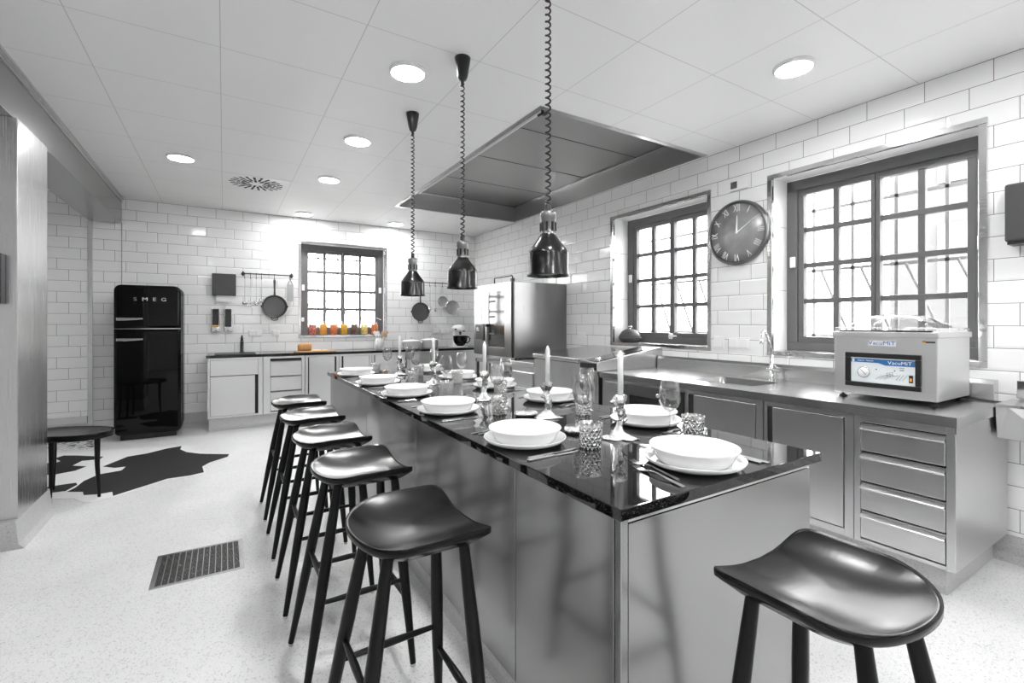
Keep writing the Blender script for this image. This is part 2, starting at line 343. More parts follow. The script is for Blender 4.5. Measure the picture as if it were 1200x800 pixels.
# ceiling with the opening for the extraction hood
HX0, HX1, HY0, HY1 = 1.95, 3.80, 2.767, 6.086
m = MB()
m.box(L0-.3, HX0, F0-.3, B+TH, CE, CE+.03); m.box(HX0, R+TH, F0-.3, HY0, CE, CE+.03); m.box(HX0, R+TH, HY1, B+TH, CE, CE+.03); m.box(HX1, R+TH, HY0, HY1, CE, CE+.03)
m.box(L0-.3, R+TH, F0-.3, B+TH, CE+.45, CE+.5)
struct(m.build('ceiling', M['ceil']))
def wall_with_holes(name, plane, u0, u1, holes, mat, zt=CE+.48):
    m = MB(); us = sorted(set([u0, u1]+[h[0] for h in holes]+[h[1] for h in holes]))
    for a, b in zip(us[:-1], us[1:]):
        hs = [h for h in holes if h[0] <= a+1e-6 and h[1] >= b-1e-6]
        zz = [(0, zt)] if not hs else [(0, hs[0][2]), (hs[0][3], zt)]
        for z0, z1 in zz:
            if plane == 'R': m.box(R, R+TH, a, b, z0, z1)
            else: m.box(a, b, B, B+TH, z0, z1)
    return struct(m.build(name, mat))
wall_with_holes('wall_right', 'R', F0-.3, B, WIN_R, M['tileY'])
wall_with_holes('wall_back', 'B', L0-.3, R+TH, WIN_B, M['tileX'])
m = MB(); m.box(L0-.3, L0, F0-.3, B, 0, CE); struct(m.build('wall_left', M['tileY']))
m = MB(); m.box(L0, R, F0-.3, F0, 0, CE); struct(m.build('wall_front', M['tileX']))
# steel-clad pier on the left and the steel beam above it
m = MB(); m.box(-1.70, -1.06, 3.97, 4.53, .17, 2.587); struct(m.build('wall_pier', M['steel'], bevel=.003))
m = MB(); m.prism([(-1.74, 0), (-1.02, 0), (-1.045, .03), (-1.06, .17), (-1.70, .17), (-1.72, .03)], 3.93, 4.58, 'xz'); struct(m.build('baseboard_pier', M['cove']))
m = MB(); m.box(-1.386, -1.08, F0, B, 2.587, CE)
struct(m.build('trim_1', M['beam'], bevel=.002))
m = MB(); m.box(-1.08, -1.055, F0, B, CE-.022, CE-.004); m.box(-1.08, -1.072, F0, B, CE-.05, CE-.022)
struct(m.build('trim_2', M['steelh']))
m = MB(); m.box(-1.40, -1.35, B-.02, B, .12, 2.587); m.box(-1.085, -1.075, B-.006, B, .16, 2.587); struct(m.build('trim_3', M['steel'], bevel=.002))
# terrazzo coves
def cove(name, pts, mat=M['cove']): m = MB(); pts(m); return struct(m.build(name, mat))
cove('baseboard_back', lambda m: m.prism([(B, 0), (B, .16), (B-.012, .16), (B-.02, .04), (B-.06, 0)], -1.08, R, 'yz'))
cove('baseboard_alcove', lambda m: (m.box(L0, -1.40, B-.03, B, 0, .155)), M['cove'])
cove('baseboard_alcove_steel', lambda m: (m.box(L0, -1.40, B-.035, B, .155, .235)), M['steelh'])
cove('baseboard_right', lambda m: m.prism([(R, 0), (R, .14), (R-.012, .14), (R-.02, .04), (R-.06, 0)], F0, B-.06, 'xz'))
cove('baseboard_left', lambda m: m.prism([(L0, 0), (L0, .14), (L0+.012, .14), (L0+.02, .04), (L0+.06, 0)], F0, B-.06, 'xz'))

# ------------------------------------------------------------------ windows
def window(name, wall, u0, u1, z0, z1, depth, label, handle=False, right_shift=0):
    root = bpy.data.objects.new(name, None); col.objects.link(root); root['kind'] = 'structure'; root['label'] = label
    root.location = (R, (u0+u1)/2, z0) if wall == 'R' else ((u0+u1)/2, B, z0)
    def bx(m, a0, a1, w0, w1, c0, c1):
        if wall == 'R': m.box(R+w0, R+w1, a0, a1, c0, c1)
        else: m.box(a0, a1, B+w0, B+w1, c0, c1)
    # steel surround
    t = .034; m = MB()
    bx(m, u0-.006, u1+.006, -.012, .02, z1-t, z1+.004); bx(m, u0-.006, u1+.006, -.014, .02, z0-.004, z0+t)
    bx(m, u0-.006, u0+t, -.012, .02, z0+t, z1-t); bx(m, u1-t, u1+.006, -.012, .02, z0+t, z1-t)
    m.build('surround', M['polish'], root, bevel=.003)
    m = MB(); bx(m, u0+.002, u0+.02, .02, depth, z0+.02, z1-.004); bx(m, u1-.02, u1-.002, .02, depth, z0+.02, z1-.004); bx(m, u0+.02, u1-.02, .02, depth, z1-.02, z1-.002)
    m.build('reveal', M['reveal'], root)
    m = MB()
    for zz in (z0+.53, z0+1.06): bx(m, u0+.02, u0+.0205, .025, depth-.005, zz, zz+.003); bx(m, u1-.0205, u1-.02, .025, depth-.005, zz, zz+.003)
    um = (u0+u1)/2; bx(m, um-.0015, um+.0015, .025, depth-.005, z1-.0205, z1-.02)
    m.build('reveal_joint', M['dgrey'], root)
    m = MB(); bx(m, u0+.002, u1-.002, .02, depth+.05, z0+.002, z0+.034); m.build('window_sill', M['steelh'], root)
    # outer frame
    a0, a1, c0, c1 = u0+.02, u1-.02, z0+.034, z1-.02; w0, w1 = depth, depth+.08
    fo = .085; m = MB()
    bx(m, a0, a1, w0, w1, c1-fo, c1); bx(m, a0, a1, w0, w1, c0, c0+fo*.8); bx(m, a0, a0+fo, w0, w1, c0+fo*.8, c1-fo); bx(m, a1-fo, a1, w0, w1, c0+fo*.8, c1-fo)
    m.build('window_frame', M['frame'], root, bevel=.004)
    b0, b1, d0, d1 = a0+fo, a1-fo, c0+fo*.8, c1-fo; sw0, sw1 = depth+.012, depth+.07
    sf = .045; mid = (b0+b1)/2
    # two casements, 2 x 4 panes each
    for k, (p0, p1) in enumerate(((b0, mid-.002), (mid+.002, b1))):
        m = MB()
        bx(m, p0, p1, sw0, sw1, d1-sf, d1); bx(m, p0, p1, sw0, sw1, d0, d0+sf); bx(m, p0, p0+sf*(.62 if k else 1), sw0, sw1, d0+sf, d1-sf); bx(m, p1-sf*(1 if k else .62), p1, sw0, sw1, d0+sf, d1-sf)
        q0, q1 = p0+sf*(.62 if k else 1), p1-sf*(1 if k else .62); qm = (q0+q1)/2
        bx(m, qm-.021, qm+.021, sw0+.01, sw1-.01, d0+sf, d1-sf)
        H = (d1-d0-2*sf)/4
        for j in (1, 2, 3): bx(m, q0, q1, sw0+.008, sw1-.012, d0+sf+H*j-.020, d0+sf+H*j+.020)
        fr = m.build('casement', M['frame'], root, bevel=.004)
        m = MB(); bx(m, q0-.004, q1+.004, sw0+.028, sw0+.032, d0+sf-.004, d1-sf+.004); m.build('pane', M['pane'], fr)
    for a in (a0+.035, a1-.075):
        m = MB(); bx(m, a, a+.04, w0-.022, w0, (c0+c1)/2-.02, (c0+c1)/2+.07); m.build('contact_sensor', M['white'], root, bevel=.005)
    m = MB(); hz = d0+.01 if handle else (c0+c1)/2-.45
    hu = mid if handle else a0+.05
    bx(m, hu-.018, hu+.018, w0-.02, w0+.012, hz-.03, hz+.03)
    if wall == 'R': m.tube([(R+w0-.035, hu, hz), (R+w0-.04, hu-.10, hz+.004)], [.009, .007]); m.tube([(R+w0, hu, hz), (R+w0-.038, hu, hz)], .008)
    else: m.tube([(a1-.05, B+w0-.035, hz+.0), (a1-.12, B+w0-.04, hz+.03)], [.008, .006]); m.tube([(a1-.05, B+w0, hz), (a1-.05, B+w0-.038, hz)], .008)
    m.build('handle', M['white'], root, bevel=.003)
    # outer grille
    m = MB(); gw = .50 if wall == 'B' else .62
    for k in range(5):
        a = u0+.05+(u1-u0-.1)*k/4; bx(m, a-.011, a+.011, gw, gw+.022, z0+.05, z1-.03)
    for zz in (z0+.15, z0+.72, z0+1.25): bx(m, u0, u1, gw, gw+.02, zz-.012, zz+.012)
    for k in range(4):
        a = u0+.05+(u1-u0-.1)*k/4; b = a+(u1-u0-.1)/4
        if wall == 'R': m.tube([(R+gw, a+.02, z0+.15), (R+gw, b-.06, z0+.72)], .011, 6)
        else: m.tube([(a+.02, B+gw, z0+.15), (b-.06, B+gw, z0+.72)], .011, 6)
    m.build('outer_grille', M['grille'], root)
    return root
window('window_1', 'R', *WIN_R[0], .24, 'dark framed window behind the vacuum sealer')
window('window_2', 'R', *WIN_R[1], .24, 'dark framed window left of the clock', handle=True)
window('window_3', 'B', *WIN_B[0], .12, 'dark framed window above the row of jars')
b_ = thing('neighbour_building', 'pale building across the yard behind the vacuum sealer window', 'building', (9, 4, -1))
m = MB(); m.box(9, 12, -1.5, 3.2, -1, 5.2); m.build('wall', M['ext'], b_)
for k in range(3):
    for j in range(3): MB().box(8.95, 9, -1+k*1.4, -.2+k*1.4, .2+j*1.6, 1.2+j*1.6).build('window', M['frame'], b_)

# ------------------------------------------------------------------ ceiling fittings
def lamp():
    t = thing('ceiling_light', '', 'ceiling light')
    MB().lathe([(.112, 0), (.112, -.016), (.104, -.022), (.098, -.022), (.098, 0)], n=40).build('rim', M['white'], t)
    MB().lathe([(.0001, -.021), (.08, -.021), (.0975, -.019), (.0975, -.002), (.0001, -.002)][::-1], n=40, cap=False).build('diffuser', M['led'], t)
    return t
K = Kind(lamp)
GL = 'round ceiling lights'
for x, y, l in ((.963, 2.79, 'large round ceiling light just left of the middle heat lamp cord'),
                (.963, 4.06, 'round ceiling light just left of the farthest hanging lamp cord'),
                (.963, 5.32, 'round ceiling light right of the slotted air vent'),
                (.963, 7.18, 'round ceiling light right above the back window'),
                (2.27, 7.14, 'small round ceiling light beyond the hood near the back corner'),
                (-.342, 5.34, 'round ceiling light left of the air vent, above the fridge side'),
                (2.93, 1.52, 'round ceiling light above the vacuum sealer, near the right wall')):
    K.put((x, y, CE), 0, l, GL)
for x, y, l in ((2.93, .1, 'beside the right wall, right of the camera'), (2.93, -1.4, 'farthest back beside the right wall'), (.963, .9, 'over the near end stool, above the frame'), (.963, -.6, 'just behind and right of the camera'),
             (.963, -2.0, 'farthest behind the camera in the island row'), (-.342, .9, 'above left of the camera, over the aisle'), (-.342, -.8, 'behind left of the camera')):  # unseen lamps added along the same grid to brighten the room
    K.put((x, y, CE), 0, 'unseen round ceiling light added for brightness, '+l, GL)
t = thing('air_vent', 'round ceiling air vent with radiating black slots', 'vent', (.31, 5.93, CE))
MB().box(.31-.31, .31+.31, 5.93-.30, 5.93+.30, CE-.004, CE).build('plate', M['white'], t, bevel=.002)
m = MB()
for k in range(22):
    a = 2*PI*k/22
    for r0, r1 in (((.07, .15), (.165, .26)) if k % 2 == 0 else ((.115, .19), (.205, .265))):
        c, s = math.cos(a), math.sin(a); w = .0115
        p = [(.31+r*c-w*q*s, 5.93+r*s+w*q*c) for r, q in ((r0, -1), (r1, -1), (r1, 1), (r0, 1))]
        m.prism(p, CE-.0055, CE-.0035)
m.build('slot', M['dark'], t)['kind'] = 'stuff'

h = thing('extractor_hood', 'recessed stainless steel extraction hood in the ceiling over the island', 'hood', ((HX0+HX1)/2, (HY0+HY1)/2, CE))
HZ = 3.13; w = .012
m = MB(); m.box(HX0, HX0+w, HY0, HY1, CE-.004, HZ); m.box(HX1-w, HX1, HY0, HY1, CE-.004, HZ); m.box(HX0+w, HX1-w, HY0, HY0+w, CE-.004, HZ); m.box(HX0+w, HX1-w, HY1-w, HY1, CE-.004, HZ)
m.build('lining', M['steeldk'], h)
m = MB(); m.box(HX0, HX1, HY0, HY1, HZ, HZ+.01)
m.build('inner_panel', M['steeldk'], h)
m = MB()
for y in (HY0+.83, HY0+1.66, HY0+2.49): m.box(HX0+.03, HX1-.03, y-.002, y+.002, HZ-.003, HZ)
m.build('panel_joint', M['dark'], h)
m = MB(); e = .03
m.box(HX0-e, HX0+.005, HY0-e, HY1+e, CE-.006, CE+.004); m.box(HX0, HX1, HY0-e, HY0+.012, CE-.006, CE+.004); m.box(HX0, HX1, HY1-.012, HY1+e, CE-.006, CE+.004)
m.build('flange', M['steel'], h)
m = MB(); m.box(HX0+w, HX0+.05, HY0+w, HY1-w, HZ-.055, HZ-.035); m.box(HX0+w, HX1-w, HY1-.05, HY1-w, HZ-.02, HZ-.008); m.box(HX1-.05, HX1-w, HY0+w, HY1-w, HZ-.02, HZ-.008); m.build('gutter', M['steel'], h)
tb = MB(); tb.box(2.16, 2.22, 2.92, 5.93, 3.075, 3.13); tb = tb.build('light_housing', M['steelh'], h, bevel=.003)
MB().tube([(2.19, 2.95, 3.062), (2.19, 5.90, 3.062)], .014).build('light_tube', M['white'], tb)
MB().box(2.17, 2.21, 3.05, 3.09, 3.02, 3.08).tube([(2.19, 3.07, 3.04), (2.13, 3.07, 3.0)], .01).build('clamp', M['black'], h, bevel=.004)

# hanging heat lamps
def pendant():
    t = thing('heat_lamp', '', 'pendant lamp')
    MB().lathe([(.0001, 0), (.047, 0), (.046, -.01), (.031, -.105), (.022, -.128), (.010, -.133), (.009, -.165), (.0001, -.165)], n=28).build('ceiling_rose', M['black'], t)
    pts = []; z0, z1 = -.150, -1.045; turns = 30
    for i in range(turns*11+1):
        a = 2*PI*i/11; pts.append((.0105*math.cos(a), .0105*math.sin(a), z0+(z1-z0)*i/(turns*11)))
    MB().tube([(0, 0, z0+.005)]+pts+[(0, 0, z1-.005)], .0042, 6).build('coiled_cord', M['blackm'], t)
    MB().lathe([(.0001, -1.033), (.010, -1.033), (.013, -1.045), (.013, -1.075), (.016, -1.08), (.0001, -1.08)], n=20).build('cord_grip', M['black'], t)
    nk = MB().lathe([(.0001, -1.072), (.030, -1.072), (.034, -1.076), (.034, -1.102), (.031, -1.106), (.031, -1.17), (.034, -1.178)], n=32, cap=False).build('neck', M['gunl'], t)
    m = MB()
    for k in range(8):
        a = 2*PI*k/8; m.tube([(.0315*math.cos(a), .0315*math.sin(a), -1.118), (.0315*math.cos(a), .0315*math.sin(a), -1.155)], .005, 8)
    m.build('slot', M['dark'], nk)
    MB().lathe([(.033, -1.168), (.036, -1.175), (.052, -1.198), (.075, -1.228), (.0845, -1.243), (.0865, -1.255), (.0865, -1.335), (.0915, -1.345), (.0915, -1.348), (.088, -1.347),
                (.0845, -1.335), (.0845, -1.258), (.073, -1.232), (.05, -1.202), (.030, -1.172)], n=48, cap=False).build('lamp_shade', M['gun'], t)
    MB().lathe([(.0001, -1.20), (.02, -1.21), (.035, -1.25), (.052, -1.29), (.056, -1.315), (.045, -1.338), (.0001, -1.345)], n=28).build('bulb', M['gunl'], t)
    return t
K = Kind(pendant)
for y, l in ((3.34, 'black heat lamp hanging farthest from the camera, in front of the small skillet'), (2.49, 'black heat lamp hanging in the middle of the three over the island'), (1.64, 'black heat lamp hanging nearest the camera, largest of the three')):
    K.put((1.19, y, CE), 0, l, 'heat lamps hanging over the island')

# ------------------------------------------------------------------ island
t = thing('kitchen_island', 'long stainless steel island cabinet under the black stone top', 'island', (1.35, 2.8, 0))
X0, X1, Y0, Y1 = .875, 1.815, .885, 4.765
MB().box(X0+.02, X1-.02, Y0+.02, Y1-.02, .10, .835).build('carcass', M['steelisl'], t)
ys = [Y0+.025, 1.402, 2.41, 3.42, Y1]
for a, b in zip(ys[:-1], ys[1:]): MB().box(X0, X0+.02, a+.002, b-.002, .085, .838).build('side_panel', M['steelisl'], t, bevel=.002)
MB().box(X0, X0+.025, Y0, Y0+.0235, .085, .838).build('corner_post', M['steelisl'], t, bevel=.002)
MB().box(X0+.027, X1, Y0, Y0+.02, .085, .825).build('end_panel', M['steelisl'], t, bevel=.002)
MB().box(X0+.027, X1, Y0+.002, Y0+.02, .828, .847).box(X0+.004, X0+.02, Y0+.02, Y1, .839, .847).build('top_rail', M['steelh'], t)
MB().box(X1-.02, X1, Y0+.022, Y1, .085, .847).build('side_panel', M['steelisl'], t, bevel=.002)
m = MB(); m.prism([(X0-.0, 0), (X1, 0), (X1, .085), (X0+.005, .085), (X0-.0, .05)], Y0, Y1-.01, 'xz')
m.build('plinth', M['cove'], t)
o = MB().box(.85, 1.848, .862, 4.79, .848, .88).build('island_worktop', M['granite'], bevel=.0025, org=(1.35, 2.8, .848))
tag(o, 'long polished black stone worktop laid for dinner on the steel island', 'worktop')

# ------------------------------------------------------------------ bar stools
def stool_seat():
    out = []
    n = 64
    for k in range(n):
        a = 2*PI*k/n; c, s = math.cos(a), math.sin(a)
        # straight edge at x=+.218, rounded towards -x
        if c > 0: x = .218*min(1, (abs(c)**.42)); y = .205*math.copysign(min(1, abs(s)**.42), s)
        else: x = -.147*(abs(c)**.95); y = .205*math.copysign(abs(s)**.95, s)
        if c > 0:
            y = .205*math.copysign(min(1, abs(s)**.50), s); x = .218*min(1, abs(c)**.16)
        x += .0 if c <= 0 else -.020*(1-(y/.205)**2)*(c**.5)
        out.append((x, y))
    return out
def bar_stool():
    t = thing('bar_stool', '', 'bar stool')
    O = stool_seat(); m = MB(); n = len(O)
    cx = .03
    def H(x, y): 
        rx = min(0, x-.02)/.165
        return .756 + .036*(abs(y)/.205)**2.4*(1 if x > 0 else 1-.35*min(1, -x/.147)) + .026*abs(rx)**3
    rings = []
    for s in (.02, .2, .4, .6, .75, .87, .95, 1.0):
        rings.append([(cx+(x-cx)*s, y*s, H(cx+(x-cx)*s, y*s)) for x, y in O])
    top = len(rings)
    rings.append([(x*1.004, y*1.006, H(x, y)-.006) for x, y in O])
    rings.append([(x*1.0, y*1.0, H(x, y)-.018) for x, y in O])
    rings.append([(cx+(x-cx)*.93, y*.93, H(x, y)-.030) for x, y in O])
    rings.append([(cx+(x-cx)*.80, y*.80, (H(x, y)-.038)*.5+.724*.5) for x, y in O])
    rings.append([(cx+(x-cx)*.5, y*.5, .722) for x, y in O])
    loft(m, rings[::-1])
    m.build('seat', M['wood'], t)
    legs = {}
    for sx in (-1, 1):
        for sy in (-1, 1):
            tp = Vector((-.068 if sx < 0 else .150, sy*.103, .735)); ft = Vector((sx*.198, sy*.190, .012))
            legs[sx, sy] = (ft, tp)
            pts = [ft+(tp-ft)*q for q in (0, .12, .35, .62, .85, 1)]
            lg = MB().tube(pts, [.0115, .0135, .0185, .0205, .018, .0155], 16).build('leg', M['woodl'], t)
            MB().lathe([(.0001, 0), (.009, 0), (.0105, .004), (.0105, .013), (.0001, .013)], (ft.x, ft.y, 0), 14).build('foot_glide', M['foot'], lg)
    def at(l, z): ft, tp = legs[l]; return ft+(tp-ft)*((z-ft.z)/(tp.z-ft.z))
    for a, b, z, r in (((-1, -1), (-1, 1), .40, .0105), ((1, -1), (1, 1), .255, .0115), ((-1, -1), (1, -1), .33, .0105), ((-1, 1), (1, 1), .33, .0105)):
        p, q = at(a, z), at(b, z); mid = (p+q)/2
        MB().tube([p, p*.7+q*.3, mid, p*.3+q*.7, q], [r*.72, r*.95, r*1.1, r*.95, r*.72], 12).build('stretcher', M['woodl'], t)
    return t
K = Kind(bar_stool); GS = 'black wooden bar stools around the island'
for y, l in ((3.79, 'black wooden bar stool farthest from the camera, nearest the back cabinets'), (3.17, 'second farthest black bar stool along the steel side of the island'),
             (2.56, 'black bar stool in the middle of the row of five'), (1.97, 'second nearest black bar stool in the row along the island'), (1.33, 'nearest black bar stool in the row left of the island, whole seat in view')):
    K.put((.4375, y, 0), 0, l, GS)
K.put((1.158, .487, 0), PI/2, 'black bar stool alone at the near end of the island, cut by the bottom edge', GS)

# ------------------------------------------------------------------ table setting
ZT = .88
def dplate():
    o = MB().lathe([(.0001, 0), (.105, 0), (.112, .002), (.142, .008), (.156, .016), (.1625, .0265), (.1615, .0285), (.158, .0275), (.148, .017), (.125, .0095), (.11, .0085), (.0001, .0085)], n=56).build('dinner_plate', M['ceramic']); return tag(o, '', 'plate')
def bowl():
    o = MB().lathe([(.0001, 0), (.108, 0), (.112, .002), (.122, .012), (.128, .026), (.135, .040), (.1425, .0495), (.1435, .0535), (.142, .0555), (.138, .0535), (.128, .036), (.119, .018), (.108, .008), (.0001, .006)], n=56).build('deep_plate', M['ceramic'])
    return tag(o, '', 'plate')
KP, KB = Kind(dplate), Kind(bowl)
LY = [1.55, 2.29, 2.95, 3.61, 4.31]; RY = [1.55, 2.31, 2.99, 3.62, 4.31]
ordw = ['nearest setting', 'second nearest setting', 'middle setting', 'second farthest setting', 'farthest setting']
settings = [(1.012, y, 0, 'on the bar stool side, '+ordw[i]) for i, y in enumerate(LY)] + [(1.688, y, PI, 'on the window side, '+ordw[i]) for i, y in enumerate(RY)] + [(1.335, 1.015, PI/2, 'at the near end of the island')]
for x, y, rz, l in settings:
    KP.put((x, y, ZT), 0, 'white flat plate under a deep plate '+l, 'white flat plates on the island')
    KB.put((x, y, ZT+.0088), 0, 'white deep plate '+l, 'white deep plates on the island')
def fork():
    t = thing('fork', '', 'cutlery')
    m = MB()
    def strip(m, xs, ws, zs, th=.0018):
        top = [(x, w, z) for x, w, z in zip(xs, ws, zs)]
        for i in range(len(xs)-1):
            a, b = top[i], top[i+1]
            m.hexa([(a[0], -a[1], a[2]), (b[0], -b[1], b[2]), (b[0], b[1], b[2]), (a[0], a[1], a[2])], [(a[0], -a[1], a[2]+th), (b[0], -b[1], b[2]+th), (b[0], b[1], b[2]+th), (a[0], a[1], a[2]+th)])
    strip(m, [-.11, -.10, -.05, 0, .03], [.006, .0075, .006, .0035, .0035], [.0, .001, .004, .009, .008], .0028); m.build('handle', M['cutlery'], t)
    m = MB(); strip(m, [.03, .045, .06], [.0035, .009, .0115], [.008, .004, .002])
    for k in range(4):
        c = -.0098+.0065*k
        for i, (x0, x1, za, zb) in enumerate(((.06, .08, .002, .002), (.08, .10, .002, .006))):
            m.hexa([(x0, c-.0016, za), (x1, c-.0012, zb), (x1, c+.0012, zb), (x0, c+.0016, za)], [(x0, c-.0016, za+.0018), (x1, c-.0012, zb+.0018), (x1, c+.0012, zb+.0018), (x0, c+.0016, za+.0018)])
    m.build('tines', M['cutlery'], t); t['group'] = 'forks'
    return t
def knife():
    t = thing('knife', '', 'cutlery')
    MB().prism([(-.115, -.006), (-.112, -.0085), (-.02, -.0065), (0, -.005), (0, .005), (-.02, .0065), (-.112, .0085), (-.115, .006)], 0, .006).build('handle', M['cutlery'], t, bevel=.0015)
    MB().prism([(0, -.005), (.02, -.0085), (.08, -.0095), (.105, -.004), (.115, .006), (.02, .006), (0, .005)], .0015, .0032).build('blade', M['cutlery'], t)
    return t
KF, KK = Kind(fork), Kind(knife)
def setting_cutlery(x, y, rz, l):
    # local: guest looks along +x (rz=0); left = +y, right = -y
    def W(a, b): return (x+a*math.cos(rz)-b*math.sin(rz), y+a*math.sin(rz)+b*math.cos(rz), ZT)
    fa = .018 if rz != PI/2 else .0
    for q, (bb, aa, w_) in enumerate(((.195, .01, 'inner'), (.222, -.012, 'outer'))):
        KF.put(W(aa, bb) if rz != PI/2 else W(aa+.02 if q == 0 else aa-.01, bb-.03+.012*q), rz-.10, w_+' silver fork '+l, 'forks laid on the island')
    for q, (bb, aa, w_) in enumerate(((-.190, .0, 'inner'), (-.215, -.015, 'outer'))):
        KK.put(W(aa, bb), rz+(.08 if q == 0 else .02), w_+' silver knife '+l, 'knives laid on the island')
for s in settings: setting_cutlery(*s)
def tumbler():
    o = MB().lathe([(.0001, 0), (.036, 0), (.0385, .002), (.0395, .012), (.0460, .094), (.0450, .0965), (.0435, .095), (.0375, .018), (.034, .013), (.0001, .012)], n=48).build('tumbler', M['crystal']); return tag(o, '', 'glass')
def wineg():
    t = thing('wine_glass', '', 'wine glass')
    MB().lathe([(.0001, 0), (.036, 0), (.037, .0015), (.034, .003), (.012, .006), (.0045, .012), (.0035, .03), (.0035, .085), (.006, .094), (.0001, .096)], n=32).build('foot', M['wine'], t)
    MB().lathe([(.004, .094), (.018, .100), (.034, .114), (.0435, .136), (.0455, .156), (.0425, .185), (.0345, .228), (.0335, .2285), (.0330, .228), (.041, .185), (.044, .156), (.042, .137), (.033, .116), (.018, .102), (.0001, .098)], n=40, cap=False).build('bowl', M['wine'], t)
    return t
KT, KW = Kind(tumbler), Kind(wineg)
sideL, sideR = 'on the bar stool side, ', 'on the window side, '
for i, (x, y) in enumerate(((1.178, 1.35), (1.205, 2.085), (1.235, 2.82), (1.25, 3.50), (1.22, 4.44))): KT.put((x, y, ZT), i*.3, 'cut crystal tumbler '+sideL+ordw[i], 'crystal tumblers on the island')
for i, (x, y) in enumerate(((1.565, 1.85), (1.545, 2.66), (1.56, 3.36), (1.50, 4.05), (1.52, 4.60))): KT.put((x, y, ZT), i*.4, 'cut crystal tumbler '+sideR+ordw[i], 'crystal tumblers on the island')
KT.put((1.622, 1.235, ZT), 0, 'cut crystal tumbler right of the plates at the near end of the island', 'crystal tumblers on the island')
for i, (x, y) in enumerate(((1.395, 1.655), (1.408, 2.464), (1.42, 3.25), (1.45, 3.98), (1.385, 4.62))): KW.put((x, y, ZT), 0, 'stemmed wine glass '+sideL+ordw[i], 'wine glasses on the island')
for i, (x, y) in enumerate(((1.668, 1.945), (1.655, 2.777), (1.683, 3.59-.26+.21), (1.665, 4.08), (1.63, 4.66))): KW.put((x, y, ZT), 0, 'stemmed wine glass '+sideR+ordw[i], 'wine glasses on the island')
KW.put((1.62, 1.352, ZT), 0, 'stemmed wine glass standing clear of the others behind the near end plates', 'wine glasses on the island')
def cstick():
    m = MB(); n = 28; rnd = random.Random(3)
    prof = [(.0001, 0), (.055, 0), (.058, .004), (.045, .010), (.028, .022), (.018, .034), (.013, .05), (.016, .062), (.012, .075), (.017, .09), (.013, .102), (.018, .116), (.014, .128), (.022, .142), (.028, .155), (.024, .168), (.019, .176), (.0122, .178), (.0122, .165), (.0001, .165)]
    vs, fs = [], []
    for j, (r, z) in enumerate(prof):
        ox, oy = .006*math.sin(z*55), .006*math.cos(z*48)
        if z > .16: ox = oy = 0
        for k in range(n):
            a = 2*PI*k/n; f = 1
            if r > .0125: f = 1+.26*math.sin(3*a+z*60)*(1 if z < .03 else .7)+.16*math.sin(7*a+z*130)
            f *= 1+rnd.uniform(-.07, .07) if r > .0125 else 1
            vs.append((ox+r*f*math.cos(a), oy+r*f*math.sin(a), z))
    for j in range(len(prof)-1):
        for k in range(n): fs.append((j*n+k, j*n+(k+1) % n, (j+1)*n+(k+1) % n, (j+1)*n+k))
    m.add(vs, fs, True)
    for p in ([(.012, 0, .14), (.03, .004, .15), (.042, .006, .146)], [(0, .01, .10), (.006, .026, .106), (.01, .032, .10)], [(.03, 0, .006), (.06, .006, .006), (.078, .012, .005)], [(-.012, 0, .07), (-.024, -.004, .078), (-.028, -.006, .072)]):
        m.tube(p, [.010, .009, .006], 10)
    o = m.build('candlestick', M['silver']); return tag(o, '', 'candlestick')
def candle():
    t = thing('candle', '', 'candle')
    MB().lathe([(.0001, 0), (.0115, 0), (.0115, .168), (.009, .178), (.003, .192), (.0001, .194)], n=24).build('wax', M['wax'], t)
    MB().tube([(0, 0, .188), (.0005, 0, .196), (.0015, 0, .202)], .0012, 6).build('wick', M['wick'], t)
    return t
KC, KD = Kind(cstick), Kind(candle)
cw = ['nearest the camera, behind the end setting', 'second from the camera, beside a salt dish', 'third from the camera', 'fourth from the camera', 'farthest from the camera']
for i, (x, y) in enumerate(((1.385, 1.405), (1.372, 1.895), (1.365, 2.545), (1.378, 3.40), (1.36, 4.16))):
    KC.put((x, y, ZT), [2.6, .8, 3.5, 1.8, 5][i], 'gnarled silver candlestick '+cw[i], 'silver candlesticks on the island')
    KD.put((x, y, ZT+.165), 0, 'white taper candle in the silver candlestick '+cw[i], 'white taper candles')
def shell():
    m = MB(); n = 24; vs, fs = [], []; prof = [(.0001, 0), (.04, 0), (.05, .006), (.052, .016), (.044, .026), (.02, .032), (.0001, .033)]
    for j, (r, z) in enumerate(prof):
        for k in range(n):
            a = 2*PI*k/n; f = 1+.06*math.sin(5*a+j); vs.append((r*f*math.cos(a)*1.15, r*f*math.sin(a)*.85, z))
    for j in range(len(prof)-1):
        for k in range(n): fs.append((j*n+k, j*n+(k+1) % n, (j+1)*n+(k+1) % n, (j+1)*n+k))
    m.add(vs, fs, True); return tag(m.build('salt_dish', M['silver']), '', 'dish')
KS = Kind(shell)
KS.put((1.302, 1.985, ZT), -.4, 'rough silver salt dish beside the second nearest candlestick', 'silver salt dishes')
KS.put((1.26, 2.56, ZT), .3, 'rough silver salt dish left of the third candlestick', 'silver salt dishes')
KS.put((1.287, 1.585, ZT), .9, 'rough silver salt dish behind the nearest crystal tumbler', 'silver salt dishes')

